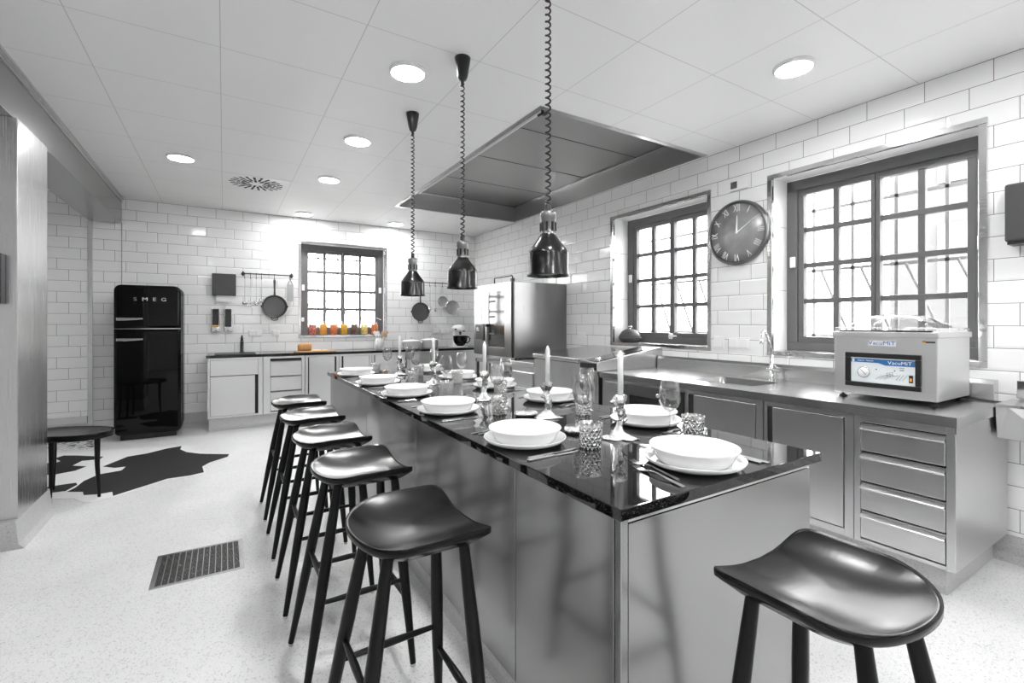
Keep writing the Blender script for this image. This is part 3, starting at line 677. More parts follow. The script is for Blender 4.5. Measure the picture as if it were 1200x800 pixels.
# ------------------------------------------------------------------ right-hand counter
ZC = .90
def steel_drawers(name, label, group, y0, y1, faceX, back, tops, cat='cabinet', z0=.15, z1=.85):
    t = thing(name, label, cat, ((faceX+back)/2, (y0+y1)/2, 0), group)
    m = MB(); m.box(faceX+.02, back, y0, y1, z0, z1); m.build('body', M['steelb'], t)
    m = MB(); m.box(faceX, faceX+.02, y0, y0+.035, z0, z1); m.box(faceX, faceX+.02, y1-.03, y1, z0, z1); m.box(faceX, faceX+.02, y0+.035, y1-.03, tops[0]+.003, z1); m.box(faceX, faceX+.02, y0+.035, y1-.03, z0, tops[-1]-.003)
    m.build('face_frame', M['steelb'], t, bevel=.0015)
    a, b = y0+.038, y1-.033
    for tz, bz in zip(tops[:-1], tops[1:]):
        d = MB().box(faceX-.004, faceX+.018, a, b, bz+.006, tz-.038); d = d.build('drawer', M['steelb'], t, bevel=.003)
        m = MB(); m.prism([(faceX+.018, tz-.036), (faceX-.016, tz-.036), (faceX-.018, tz-.030), (faceX+.008, tz-.012), (faceX+.008, tz-.006), (faceX+.018, tz-.006)], a, b, 'xz')
        m.build('grip_lip', M['steelb'], d)
        MB().box(faceX+.0185, faceX+.0195, a-.002, b+.002, bz, tz).build('shadow_gap', M['dark'], d)
    return t
CF = 2.985
t = steel_drawers('drawer_cabinet', 'stainless steel cabinet of four drawers under the vacuum sealer', None, .80, 1.225, CF, R-.02, [.806, .648, .482, .325, .172])
def door_cab(name, label, y0, y1, strip, group=None):
    t = thing(name, label, 'cabinet', (3.4, (y0+y1)/2, 0), group)
    MB().box(CF+.02, R-.02, y0, y1, .15, .85).build('body', M['steelb'], t)
    m = MB(); m.box(CF, CF+.02, y0, y0+.045, .15, .85); m.box(CF, CF+.02, y1-.02, y1, .15, .85); m.box(CF, CF+.02, y0+.045, y1-.02, .82, .85); m.box(CF, CF+.02, y0+.045, y1-.02, .15, .19)
    m.build('face_frame', M['steelb'], t, bevel=.0015)
    MB().box(CF+.018, CF+.0199, y0+.046, y1-.021, .191, .819).build('shadow_gap', M['dark'], t)
    d = MB().box(CF-.002, CF+.016, y0+.05, y1-.021-strip, .195, .815).build('door', M['steelb'], t, bevel=.003)
    MB().box(CF+.003, CF+.017, y1-.021-strip+.002, y1-.022, .195, .815).build('grip_recess', M['dark'], d)
    return t
door_cab('base_cabinet', 'stainless steel door cabinet directly left of the four drawers', 1.228, 1.735, .034)
door_cab('base_cabinet', 'stainless steel door cabinet below the counter sink', 1.745, 2.34, .048)
t = thing('undercounter_oven', 'black framed built-in appliance with dark glass under the steel counter', 'oven', (3.4, 2.75, 0))
MB().box(CF+.01, R-.02, 2.345, 2.97, .15, .849).build('body', M['steelb'], t)
MB().box(CF-.012, CF+.01, 2.54, 2.962, .30, .822).build('door_frame', M['dgrey'], t, bevel=.004)
MB().box(CF-.016, CF-.012, 2.60, 2.905, .40, .735).build('glass', M['glassdk'], t)
MB().box(CF-.002, CF+.01, 2.36, 2.53, .17, .822).build('control_panel', M['black'], t)
MB().lathe([(.0001, -.025), (.016, -.025), (.018, -.012), (.018, 0)], (CF-.012, 2.585, .77), 20, 'x').build('knob', M['steelh'], t)
t = thing('base_cabinet', 'stainless steel cabinet between the black appliance and the tilting pan', 'cabinet', (3.4, 3.1, 0))
MB().box(CF+.01, R-.02, 2.973, 3.27, .15, .85).build('body', M['steelb'], t)
MB().box(CF-.004, CF+.01, 2.985, 3.235, .19, .82).build('door', M['steelb'], t, bevel=.003)
o = MB().prism([(CF+.07, 0), (R-.062, 0), (R-.062, .15), (CF+.05, .15), (CF+.06, .04)], .85, 4.85, 'xz').build('cabinet_plinth', M['cove'], org=(3.4, 2.8, 0)); tag(o, 'speckled stone plinth under the steel cabinets along the right wall', 'plinth')
# worktop with sink
t = thing('steel_worktop', 'brushed stainless steel worktop with backsplash along the right wall', 'worktop', (3.4, 2.0, .85))
sx0, sx1, sy0, sy1 = 3.20, 3.58, 1.96, 2.44; FX = 2.96
m = MB(); m.box(FX, sx0, .79, 3.275, .85, ZC); m.box(sx1, R-.001, .79, 3.275, .85, ZC); m.box(sx0, sx1, .79, sy0, .85, ZC); m.box(sx0, sx1, sy1, 3.275, .85, ZC)
m.build('top', M['steelh'], t)
m = MB()
out = rrect(sx0-.004, sx1+.004, sy0-.004, sy1+.004, .03); inn = rrect(sx0+.006, sx1-.006, sy0+.006, sy1-.006, .05); bot = rrect(sx0+.03, sx1-.03, sy0+.03, sy1-.03, .06)
loft(m, [[(x, y, ZC+.001) for x, y in out], [(x, y, ZC-.004) for x, y in inn], [(x, y, ZC-.14) for x, y in inn], [(x, y, ZC-.155) for x, y in bot]], cap=False)
m.add([(x, y, ZC-.155) for x, y in bot], [tuple(range(len(bot)))])
m.lathe([(.0001, .002), (.03, .002), (.034, 0)], ((sx0+sx1)/2, (sy0+sy1)/2, ZC-.155), 20)
m.build('sink_basin', M['basin'], t)
MB().box(R-.09, R-.001, .84, 3.275, ZC, 1.00).hexa([(R-.09, .84, 1.0), (R-.001, .84, 1.0), (R-.001, 3.275, 1.0), (R-.09, 3.275, 1.0)], [(R-.07, .84, 1.022), (R-.001, .84, 1.022), (R-.001, 3.275, 1.022), (R-.07, 3.275, 1.022)]).build('backsplash', M['steelh'], t, bevel=.002)
MB().box(FX+.002, FX+.05, .792, .8, .82, .85).build('edge_fold', M['steelh'], t)

# tap
def tap(name, label, x, y, z, h, mat):
    t = thing(name, label, 'tap', (x, y, z))
    m = MB().lathe([(.0001, 0), (.024, 0), (.024, .006), (.017, .010), (.017, .10), (.0145, .104), (.0125, .20), (.0001, .2)], (x, y, z), 24)
    m.tube([(x, y, z+.10), (x, y, z+.26), (x-.008, y, z+.285), (x-.06, y, z+.355), (x-.085, y, z+.382), (x-.105, y, z+.388), (x-.125, y, z+.376), (x-.132, y, z+.355), (x-.134, y, z+.30)], .0115, 14)
    m.lathe([(.0001, 0), (.0145, 0), (.0145, .03), (.0115, .034)], (x-.134, y, z+.288), 18); m.build('spout', mat, t)
    MB().tube([(x+.0, y+.03, z+.085), (x, y-.075, z+.085)], [.019, .019], 18).tube([(x, y-.06, z+.09), (x-.02, y-.03, z+.125)], [.005, .004], 8).build('lever', mat, t)
    m = MB().tube([(x, y-.032, z), (x, y-.032, z+.07)], .009, 12); m.build('hose_pipe', mat, t)
    return t
tap('kitchen_tap', 'swan-neck stainless tap standing behind the counter sink', 3.68, 2.08, ZC, .388, M['polish'])

# vacuum sealer
t = thing('vacuum_sealer', 'stainless steel vacuum sealer with clear lid on the right counter', 'vacuum sealer', (3.48, 1.18, ZC))
vx0, vx1, vy0, vy1 = 3.22, 3.72, .935, 1.43; vz0, vz1 = .928, 1.272
MB().box(vx0, vx1, vy0, vy1, vz0, vz1).build('body', M['steels'], t, bevel=.006, seg=3)
MB().box(vx0-.008, vx1+.008, vy0-.008, vy1+.008, vz1-.004, vz1+.028).build('top_flange', M['steels'], t, bevel=.005)
for x in (vx0+.05, vx1-.05):
    for y in (vy0+.03, vy1-.03):
        MB().lathe([(.0001, 0), (.020, 0), (.022, .006), (.018, .012), (.008, .014), (.008, .03), (.0001, .03)], (x, y, ZC), 20).build('foot', M['black'], t)
zf = vz1+.028
m = MB().box(vx0+.0, vx1-.0, vy0+.002, vy1-.002, zf+.008, zf+.024)
lid = m.build('lid', M['acryl'], t, bevel=.003)
rings = []
for q, z in ((0, .024), (.02, .045), (.06, .075), (.09, .090), (.12, .096)): rings.append([(x, y, zf+z) for x, y in rrect(vx0+.035+q*.9, vx1-.06-q*.9, vy0+.04+q, vy1-.04-q, .04)])
m = MB(); loft(m, rings, cap=False); m.add(rings[-1], [tuple(range(len(rings[-1])))]); m.build('dome', M['acryl'], lid)
m = MB(); m.box(vx0+.002, vx0+.02, vy0+.03, vy1-.03, zf, zf+.008)
for y in (vy0+.04, vy0+.17, vy1-.17, vy1-.05): m.box(vx0+.002, vx0+.03, y-.012, y+.012, zf-.002, zf+.008)
m.build('gasket', M['dgrey'], t)
m = MB(); m.box(vx0-.012, vx0+.002, 1.002, 1.366, .976, 1.003); m.box(vx0-.012, vx0+.002, 1.002, 1.366, 1.148, 1.176); m.box(vx0-.012, vx0+.002, 1.002, 1.028, 1.003, 1.148); m.box(vx0-.012, vx0+.002, 1.336, 1.366, 1.003, 1.148)
m.build('panel_frame', M['black'], t, bevel=.004)
cp = MB().box(vx0-.003, vx0+.001, 1.028, 1.336, 1.003, 1.148).build('control_panel', M['label'], t)
xs = vx0-.0035
m = MB(); m.prism([(1.336, 1.120), (1.20, 1.120), (1.165, 1.108), (1.028, 1.108), (1.028, 1.141), (1.336, 1.141)], xs-.0006, xs+.001, 'yz'); m.build('header_band', M['blue'], cp)
text('VacuMiT', .027, M['inkw'], cp, (xs-.0012, 1.098, 1.124), ROT_R, sx=1.15)
text('Gastro - System', .012, M['inkw'], cp, (xs-.0012, 1.262, 1.131), ROT_R)
MB().box(xs-.0012, xs, 1.318, 1.330, 1.121, 1.140).build('emblem', M['label'], cp)
m = MB().lathe([(.0001, -.004), (.026, -.004), (.029, -.006), (.033, -.004), (.034, 0)], (xs, 1.27, 1.063), 36, 'x'); gd = m.build('gauge', M['chrome'], cp)
MB().lathe([(.0001, -.0065), (.027, -.0065), (.027, -.004)], (xs, 1.27, 1.063), 36, 'x').build('dial', M['white'], gd)
MB().tube([(xs-.0075, 1.258, 1.048), (xs-.0075, 1.285, 1.08)], .0012, 6).build('needle', M['ink'], gd)
m = MB()
for k in range(3):
    pts = [(xs-.0004, 1.213-.020*k-.012*j-.0012*j*j, 1.027+.0105*j-.0008*j*j) for j in range(5)]
    m.tube(pts, .0006, 4)
    for j in range(3): m.box(xs-.0008, xs, 1.128+.012*j, 1.136+.012*j, 1.070-.012*k*.7-.004*j, 1.0725-.012*k*.7-.004*j)
for k in range(3):
    m.tube([(xs-.0004, 1.115-.015*k-.007*j, 1.028+.011*j) for j in range(4)], .0006, 4)
m.box(xs-.0008, xs, 1.205, 1.212, 1.080, 1.086); m.box(xs-.0008, xs, 1.118, 1.124, 1.078, 1.084)
m.box(xs-.0008, xs, 1.075, 1.10, 1.097, 1.099); m.box(xs-.0008, xs, 1.078, 1.098, 1.088, 1.090); m.box(xs-.0008, xs, 1.078, 1.098, 1.083, 1.085)
m.build('printed_diagram', M['dgrey'], cp)
m = MB().box(xs-.004, xs, 1.038, 1.056, 1.020, 1.062); sw = m.build('rocker_switch', M['black'], cp, bevel=.001)
MB().box(xs-.0055, xs-.004, 1.042, 1.052, 1.028, 1.046).build('switch_light', M['amber'], sw)
pl = MB().box(vx0-.0015, vx0+.001, 1.118, 1.25, 1.219, 1.250).build('name_plate', M['white'], t)
text('VacuMiT', .030, M['inkb'], pl, (vx0-.0022, 1.184, 1.2345), ROT_R, sx=1.22)
m = MB().box(vx0-.001, vx0+.001, .945, .985, 1.243, 1.251); m.build('sticker', M['ink'], t)
MB().box(vx0-.0014, vx0+.001, .985, 1.0, 1.245, 1.256).build('sticker', M['orange'], t)
o = MB().tube([(3.70, 1.02, ZC+.025), (3.72, .90, ZC+.006), (3.728, .85, ZC+.005), (3.727, .82, ZC+.005), (3.75, .80, ZC+.005)], .0045, 8).build('power_cable', M['black'], org=(3.72, .9, ZC)); tag(o, 'black power cable lying on the steel counter right of the vacuum sealer', 'cable')

# hand sink at the right edge
t = thing('hand_basin', 'small stainless hand basin on the tiled wall at the right edge', 'basin', (3.68, .5, .73))
hx0, hy0, hy1 = 3.52, .30, .787
m = MB(); out = [(hx0, hy0), (R, hy0), (R, hy1), (hx0, hy1)]
r0 = rrect(hx0, R-.002, hy0, hy1, .004); r1 = rrect(hx0+.035, R-.06, hy0+.035, hy1-.05, .09); r2 = rrect(hx0+.07, R-.10, hy0+.09, hy1-.10, .05)
loft(m, [[(x, y, .905) for x, y in r0], [(x, y, .918) for x, y in r0], [(x, y, .912) for x, y in r1], [(x, y, .80) for x, y in r2]], cap=False, smooth=False)
m.add([(x, y, .80) for x, y in r2], [tuple(range(len(r2)))])
m.build('bowl', M['steelh'], t)
m = MB(); a = (hx0+.002, hy1-.003); yc = (hy0+hy1)/2
m.add([(hx0+.002, hy1-.003, .904), (hx0+.002, hy0+.003, .904), (R-.003, hy0+.003, .904), (R-.003, hy1-.003, .904), (hx0+.03, hy1-.003, .735), (hx0+.03, hy0+.003, .735), (R-.003, hy0+.003, .735), (R-.003, hy1-.003, .735), (hx0-.045, yc, .74), (hx0+.002, yc+.19, .904), (hx0+.002, yc-.19, .904)],
      [(0, 4, 9), (9, 4, 8), (9, 8, 10), (10, 8, 5), (10, 5, 1), (1, 5, 6, 2), (2, 6, 7, 3), (3, 7, 4, 0), (4, 7, 6, 5, 8)])
m.build('apron', M['steelb'], t)
text('BLANCO', .018, M['ink'], t, (hx0-.001, .655, .9115), ROT_R, ext=.0004)
m = MB().box(R-.045, R-.002, .66, .76, .93, 1.03)
m.build('outlet_box', M['chrome'], t, bevel=.004)
m = MB().lathe([(.0001, 0), (.022, 0), (.022, .006), (.015, .01), (.015, .09), (.0001, .09)], (3.745, .63, .917), 20).tube([(3.745, .63, 1.0), (3.70, .63, 1.03), (3.64, .63, 1.02), (3.635, .63, .99)], .011, 12)
m.build('tap', M['chrome'], t)

# tilting pan, oven and their counter strip
t = thing('tilting_pan', 'large stainless braising pan with flat lid left of the steel counter', 'cooking appliance', (3.4, 3.8, 0))
MB().box(2.965, R-.002, 3.30, 4.345, .15, .955).build('body', M['steel'], t, bevel=.004)
m = MB(); x0, x1, y0, y1 = 2.945, R-.003, 3.552, 4.352
m.hexa([(x0, y0, .965), (x1, y0, .965), (x1, y1, .965), (x0, y1, .965)], [(x0, y0, 1.002), (x1, y0, 1.075), (x1, y1, 1.085), (x0, y1, 1.010)]); m.build('lid', M['steelh'], t, bevel=.004)
m = MB(); y0, y1 = 3.285, 3.545
m.hexa([(x0, y0, .90), (x1, y0, .90), (x1, y1, .90), (x0, y1, .90)], [(x0, y0, .982), (x1, y0, 1.112), (x1, y1, 1.112), (x0, y1, .992)]); m.build('side_console', M['steelh'], t, bevel=.004)
MB().hexa([(x0+.03, y0+.04, .986), (x1-.1, y0+.04, 1.09), (x1-.1, y1-.04, 1.09), (x0+.03, y1-.04, .986)], [(x0+.03, y0+.04, .992), (x1-.1, y0+.04, 1.104), (x1-.1, y1-.04, 1.104), (x0+.03, y1-.04, .994)]).build('control_panel', M['glassdk'], t)
MB().lathe([(.0001, .028), (.022, .028), (.026, .022), (.027, 0)], (3.06, 3.40, .995), 24).build('knob', M['chrome'], t)
MB().box(x0-.006, x0+.03, y0+.02, y1-.02, .905, .972).build('display', M['black'], t, bevel=.003)
t = thing('base_cabinet', 'narrow stainless cabinet with drawers between tilting pan and combi oven', 'cabinet', (3.4, 4.6, 0))
MB().box(2.99, R-.002, 4.36, 4.855, .15, .85).build('body', M['steelb'], t)
MB().box(2.965, R-.002, 4.358, 4.86, .852, .90).build('top', M['steelh'], t, bevel=.003)
for z0, z1 in ((.62, .78), (.42, .59), (.2, .39)):
    d = MB().box(2.976, 2.99, 4.40, 4.83, z0, z1).build('drawer', M['steelb'], t, bevel=.003)
    MB().box(2.966, 2.977, 4.40, 4.83, z1-.02, z1-.005).build('grip_lip', M['steelh'], d)
t = thing('oven_stand', 'dark open stand under the combi oven', 'stand', (3.4, 5.38, 0))
m = MB()
for x in (3.03, 3.77):
    for y in (4.90, 5.86): m.box(x-.02, x+.02, y-.02, y+.02, 0, .86)
m.box(3.01, 3.79, 4.88, 5.88, .82, .86); m.box(3.01, 3.79, 4.88, 5.88, .30, .33); m.build('frame', M['steel'], t)
MB().box(3.45, 3.78, 4.9, 5.86, .33, .82).build('rear_panel', M['dgrey'], t)
t = thing('combi_oven', 'tall stainless combi oven with glass door in the back right corner', 'oven', (3.4, 5.38, .86))
ox, oy0, oy1, oz0, oz1 = 2.99, 4.864, 5.894, .93, 1.86
MB().box(ox+.03, R-.002, oy0, oy1, oz0-.01, oz1).build('body', M['steelo'], t, bevel=.004)
m = MB()
for y in (4.95, 5.80):
    for x in (3.1, 3.7): m.lathe([(.02, 0), (.02, .07)], (x, y, .86), 14)
m.build('foot', M['dgrey'], t)
MB().box(ox+.012, ox+.03, oy0+.0, oy0+.02, oz0, oz1).build('door_seal', M['black'], t)
cp = MB().box(ox+.004, ox+.03, 5.60, oy1, oz0, oz1).build('control_column', M['steelo'], t, bevel=.003)
MB().box(ox+.001, ox+.005, 5.66, 5.82, 1.40, 1.68).build('display', M['white'], cp)
MB().box(ox+.001, ox+.005, 5.66, 5.84, 1.13, 1.33).build('keypad', M['black'], cp)
MB().lathe([(.0001, -.02), (.03, -.02), (.034, 0)], (ox+.001, 5.75, 1.27), 20, 'x').build('dial', M['chrome'], cp)
d = MB(); d.box(ox, ox+.03, 4.885, 5.05, oz0, oz1); d.box(ox, ox+.03, 5.46, 5.592, oz0, oz1); d.box(ox, ox+.03, 5.05, 5.46, oz1-.10, oz1); d.box(ox, ox+.03, 5.05, 5.46, oz0, 1.04)
d = d.build('door', M['steelo'], t, bevel=.003)
MB().box(ox+.006, ox+.014, 5.05, 5.46, 1.04, oz1-.10).build('glass', M['glassov'], d)
m = MB()
for z in (1.2, 1.42, 1.62): m.box(ox+.0, ox+.006, 5.30, 5.46, z, z+.025)
m.build('hinge_clip', M['dgrey'], d)
m = MB().box(ox-.05, ox, 5.44, 5.56, 1.30, 1.34); m.box(ox-.055, ox-.03, 5.50, 5.56, 1.12, 1.34); m.build('handle', M['black'], d, bevel=.006)
m = MB().tube([(3.02, 5.35, oz1), (3.02, 5.35, oz1+.075), (3.02, 4.92, oz1+.075), (3.02, 4.90, oz1+.06), (3.02, 4.90, oz1)], .009, 8).box(3.0, 3.04, 4.88, 4.92, oz1, oz1+.04); m.build('steam_pipe', M['blackm'], t)

# ------------------------------------------------------------------ wall-mounted things on the right wall
t = thing('wall_clock', 'round grey clock with roman numerals between the two right windows', 'clock', (R, 2.45, 2.135))
cy, cz, cr = 2.45, 2.135, .279
MB().lathe([(cr-.02, 0), (cr, -.004), (cr, -.035), (cr-.008, -.048), (cr-.018, -.046), (cr-.022, -.028)], (R-.001, cy, cz), 64, 'x', cap=False).build('rim', M['gunl'], t)
face = MB().lathe([(.0001, -.030), (cr-.020, -.026), (cr-.020, -.002), (.0001, -.002)], (R-.001, cy, cz), 64, 'x').build('dial', M['clockf'], t)
for k, nme in enumerate(['XII', 'I', 'II', 'III', 'IIII', 'V', 'VI', 'VII', 'VIII', 'IX', 'X', 'XI']):
    a = k*PI/6; r = .212; yy = cy-r*math.sin(a); zz = cz+r*math.cos(a)
    o = text(nme, .088, M['inkw'], face, (R-.032, yy, zz), ROT_R, name='numeral', ext=.0012, sx=.6)
    o.rotation_mode = 'QUATERNION'
    from mathutils import Quaternion, Euler
    o.rotation_quaternion = Quaternion((1, 0, 0), a) @ Euler(ROT_R).to_quaternion()
for a, L, w_ in ((.03, .15, .009), (math.radians(58), .205, .007)):
    dy, dz = -math.sin(a), math.cos(a)
    MB().tube([(R-.036, cy-dy*.0, cz-dz*.0), (R-.036, cy+dy*L, cz+dz*L)], [w_, w_*.5], 6).build('hand', M['inkw'], t)
MB().lathe([(.0001, -.042), (.009, -.042), (.009, -.03)], (R-.001, cy, cz), 16, 'x').build('hub', M['inkw'], t)
def plate(name, label, wall, u0, u1, z0, z1, n=1, cat='socket', group='white switch and socket plates'):
    c = (u0+u1)/2
    t = thing(name, label, cat, (R, c, (z0+z1)/2) if wall == 'R' else (c, B, (z0+z1)/2), group)
    def bx(m, a0, a1, w0, w1, c0, c1):
        if wall == 'R': m.box(R-w1, R-w0, a0, a1, c0, c1)
        else: m.box(a0, a1, B-w1, B-w0, c0, c1)
    m = MB(); bx(m, u0, u1, 0, .012, z0, z1); m.build('cover', M['white'], t, bevel=.003)
    for k in range(n):
        a = u0+(u1-u0)*k/n; b = u0+(u1-u0)*(k+1)/n
        m = MB(); bx(m, a+.01, b-.01, .0, .022, z0+.012, z1-.012); m.build('rocker', M['white'], t, bevel=.003)
    return t
plate('wall_socket', 'single white socket on the tiles right below the clock, left of the tap', 'R', 2.585, 2.69, 1.12, 1.235)
plate('wall_switch', 'double white switch on the tiles directly left of the tap', 'R', 2.35, 2.54, 1.125, 1.225, 2)
plate('wall_socket', 'white socket on the right wall tiles between combi oven and far window', 'R', 4.48, 4.62, 1.14, 1.24)
plate('wall_socket', 'double white socket under the utensil rail near the soap dispensers', 'B', .29, .46, 1.165, 1.25, 2)
plate('wall_socket', 'single white socket left of the back window', 'B', .587, .68, 1.16, 1.248)
plate('wall_socket', 'single white socket above the white pots', 'B', 3.01, 3.13, 1.165, 1.265)
plate('wall_socket', 'double white socket left of the black mixing bowl', 'B', 3.15, 3.33, 1.165, 1.255, 2)
t = thing('thermostat', 'small white thermostat with grey square above the clock', 'thermostat', (R, 2.45, 2.555))
MB().box(R-.02, R-.001, 2.36, 2.53, 2.51, 2.60).build('housing', M['white'], t, bevel=.004)
MB().box(R-.023, R-.019, 2.455, 2.515, 2.528, 2.588).build('display', M['gunl'], t, bevel=.002)
t = thing('paper_towel_dispenser', 'dark grey paper towel dispenser on the right wall, cut by the right edge', 'dispenser', (R, .66, 1.95))
MB().box(R-.13, R-.002, .50, .79, 1.80, 2.12).build('housing', M['dgrey'], t, bevel=.012)
MB().box(R-.12, R-.01, .51, .78, 1.785, 1.80).build('paper_slot', M['black'], t)

# ------------------------------------------------------------------ back wall cabinets and worktop
BF = 6.89; ZB = .95
GC = 'stainless cabinets under the back worktop'
def back_body(name, label, x0, x1):
    t = thing(name, label, 'cabinet', ((x0+x1)/2, 7.2, 0), GC)
    MB().box(x0, x1, BF+.02, B-.03, .165, .912).build('body', M['steels'], t)
    return t
def bframe(t, x0, x1, l, r, top=.885, bot=.165+.02):
    m = MB(); m.box(x0, x0+l, BF, BF+.02, .165, .912); m.box(x1-r, x1, BF, BF+.02, .165, .912); m.box(x0+l, x1-r, BF, BF+.02, top, .912); m.box(x0+l, x1-r, BF, BF+.02, .165, bot)
    m.build('face_frame', M['steels'], t, bevel=.0015)
    MB().box(x0+l, x1-r, BF+.018, BF+.0199, bot, top).build('shadow_gap', M['dark'], t)
t = back_body('sink_cabinet', 'stainless sink cabinet at the left end, beside the black fridge', -.172, .43); bframe(t, -.172, .43, .026, .05)
MB().box(-.143, .377, BF-.002, BF+.016, .69, .882).build('top_panel', M['steels'], t, bevel=.002)
d = MB().box(-.143, .342, BF-.002, BF+.016, .19, .68).build('door', M['steels'], t, bevel=.002); MB().box(.346, .376, BF+.003, BF+.016, .20, .68).build('grip_recess', M['dark'], d)
t = back_body('drawer_cabinet', 'stainless drawer cabinet right of the black sink', .435, .935); bframe(t, .435, .935, .083, .038)
for z0, z1 in ((.655, .85), (.46, .645), (.2, .45)):
    d = MB().box(.522, .893, BF-.002, BF+.016, z0, z1-.012).build('drawer', M['steels'], t, bevel=.002)
    MB().prism([(BF+.017, z1-.011), (BF-.014, z1-.014), (BF-.014, z1-.008), (BF+.01, z1+.002), (BF+.017, z1+.002)], .522, .893, 'yz').build('grip_lip', M['steels'], d)
for x0, x1, l in ((.94, 1.375, 'stainless door cabinet below the wooden bread board'), (1.38, 1.83, 'stainless door cabinet below the back window jars'), (1.835, 2.3, 'stainless door cabinet under the utensil crock'), (2.305, 2.78, 'stainless door cabinet under the white pots'), (2.785, 3.78, 'stainless door cabinet under the black mixing bowl')):
    t = back_body('base_cabinet', l, x0, x1); bframe(t, x0, x1, .035, .03)
    lft = int((x0-.9)*2.2) % 2 == 0
    a, b = (x0+.05, x1-.055) if lft else (x0+.06, x1-.035)
    d = MB().box(a, b, BF-.002, BF+.016, .19, .882).build('door', M['steels'], t, bevel=.002)
    (MB().box(b+.003, x1-.031, BF+.003, BF+.016, .2, .88) if lft else MB().box(x0+.036, a-.003, BF+.003, BF+.016, .2, .88)).build('grip_recess', M['dark'], d)
o = MB().prism([(BF+.05, 0), (B-.02, 0), (B-.02, .165), (BF+.035, .165), (BF+.04, .04)], -.16, 3.74, 'yz').build('cabinet_plinth', M['cove'], org=(1.5, 7.2, 0)); tag(o, 'speckled stone plinth under the back cabinets', 'plinth')
o = MB().box(-.185, 3.80, 6.87, B-.004, .915, ZB).build('back_worktop', M['bworktop'], org=(1.5, 7.2, .915), bevel=.003); tag(o, 'thin black worktop along the tiled back wall', 'worktop')
t = thing('black_sink', 'flat black inset sink on the back worktop', 'sink', (.12, 7.13, ZB))
m = MB(); r0 = rrect(-.10, .36, 6.95, 7.33, .02); r1 = rrect(-.08, .34, 6.97, 7.31, .03)
loft(m, [[(x, y, ZB+.001) for x, y in r0], [(x, y, ZB+.005) for x, y in r0], [(x, y, ZB+.005) for x, y in r1], [(x, y, ZB+.002) for x, y in r1]], smooth=False)
m.build('rim', M['black'], t)
t = thing('black_tap', 'short matt black tap behind the black sink', 'tap', (.21, 7.38, ZB))
MB().lathe([(.0001, 0), (.03, 0), (.03, .008), (.022, .012), (.021, .15), (.017, .165), (.017, .2), (.0001, .2)], (.21, 7.38, ZB), 20).tube([(.21, 7.38, ZB+.12), (.21, 7.28, ZB+.15), (.21, 7.22, ZB+.14)], [.014, .012, .012], 12).build('spout', M['black'], t)
MB().tube([(.21, 7.38, ZB+.19), (.21, 7.36, ZB+.235)], [.012, .008], 12).build('lever', M['black'], t)

# bread board
t = thing('bread_board', 'wooden board on the back worktop carrying a cut loaf', 'board', (1.07, 7.0, ZB))
MB().prism(rrect(.82, 1.26, 6.92, 7.12, .03), ZB, ZB+.02).box(1.25, 1.36, 6.98, 7.04, ZB, ZB+.018).build('plank', M['board'], t, bevel=.003)
t = thing('bread_loaf', 'cut loaf of bread at the left end of the wooden board', 'bread', (.95, 7.02, ZB+.02))
m = MB(); rings = []
for i, x in enumerate((.865, .88, .92, 1.0, 1.03)):
    s = (.55, .85, 1, 1, 1)[i]
    rings.append([(x, 7.02+.062*s*math.copysign(abs(math.cos(a))**.7, math.cos(a)), ZB+.02+(.052+.052*s*math.copysign(abs(math.sin(a))**.75, math.sin(a)) if math.sin(a) > 0 else .052-.052*abs(math.sin(a))**.5)) for a in [2*PI*k/24 for k in range(24)]])
loft(m, rings); m.build('crust', M['bread'], t)
MB().add([(1.031, p[1]*.94+7.02*.06, p[2]*.94+(ZB+.072)*.06) for p in rings[-1]], [tuple(range(24))]).build('crumb', M['crumb'], t)
def slice_():
    m = MB(); loft(m, [[(.05*math.cos(a), .04*math.sin(a), z) for a in [2*PI*k/20 for k in range(20)]] for z in (0, .012)], smooth=False); return tag(m.build('bread_slice', M['crumb']), '', 'bread')
K = Kind(slice_)
K.put((1.10, 7.02, ZB+.02), .3, 'bread slice lying on the board beside the cut end of the loaf', 'slices of bread on the board'); K.put((1.20, 7.0, ZB+.02), 1.2, 'bread slice lying at the handle end of the wooden board', 'slices of bread on the board')

# jars on the back window sill
def jar_parts(mat):
    t = thing('preserve_jar', '', 'jar', group='glass jars of preserves on the back window sill')
    MB().lathe([(.0001, 0), (.052, 0), (.056, .005), (.056, .13), (.048, .148), (.042, .155), (.042, .168), (.040, .168), (.040, .15), (.054, .128), (.054, .006), (.0001, .004)], n=28).build('glass', M['jarg'], t)
    MB().lathe([(.0001, .006), (.052, .006), (.052, .134), (.047, .143), (.0001, .144)], n=24).build('contents', mat, t)
    MB().lathe([(.0001, .170), (.044, .170), (.045, .179), (.038, .184), (.0001, .186)], n=28).build('lid', M['jarg'], t)
    return t
first = jar_parts(M['salmon'])
z_s = WIN_B[0][2]+.034
for i, (x, mk, l) in enumerate(((1.135, 'salmon', 'jar of pinkish red preserves, leftmost on the back window sill'), (1.285, 'yellow', 'jar of bright yellow preserves between the pinkish and orange jars'), (1.435, 'orange', 'jar of orange carrots between two bright yellow jars'),
                          (1.588, 'lemon', 'bright yellow jar standing directly left of the dark brown jar'), (1.742, 'brown', 'jar of dark brown preserves on the back window sill'), (1.895, 'pale', 'jar of pale yellow preserves on the back window sill'), (2.055, 'tangerine', 'jar of deep orange preserves, rightmost on the back window sill'))):
    o = first if i == 0 else copy_tree(first)
    if i:
        for ch in o.children:
            if ch.name.startswith('contents'): ch.data = ch.data.copy(); ch.data.materials.clear(); ch.data.materials.append(M[mk])
    place(o, (x, B+.062, z_s), 0, l); o.scale = (1.05, 1.05, 1.12)

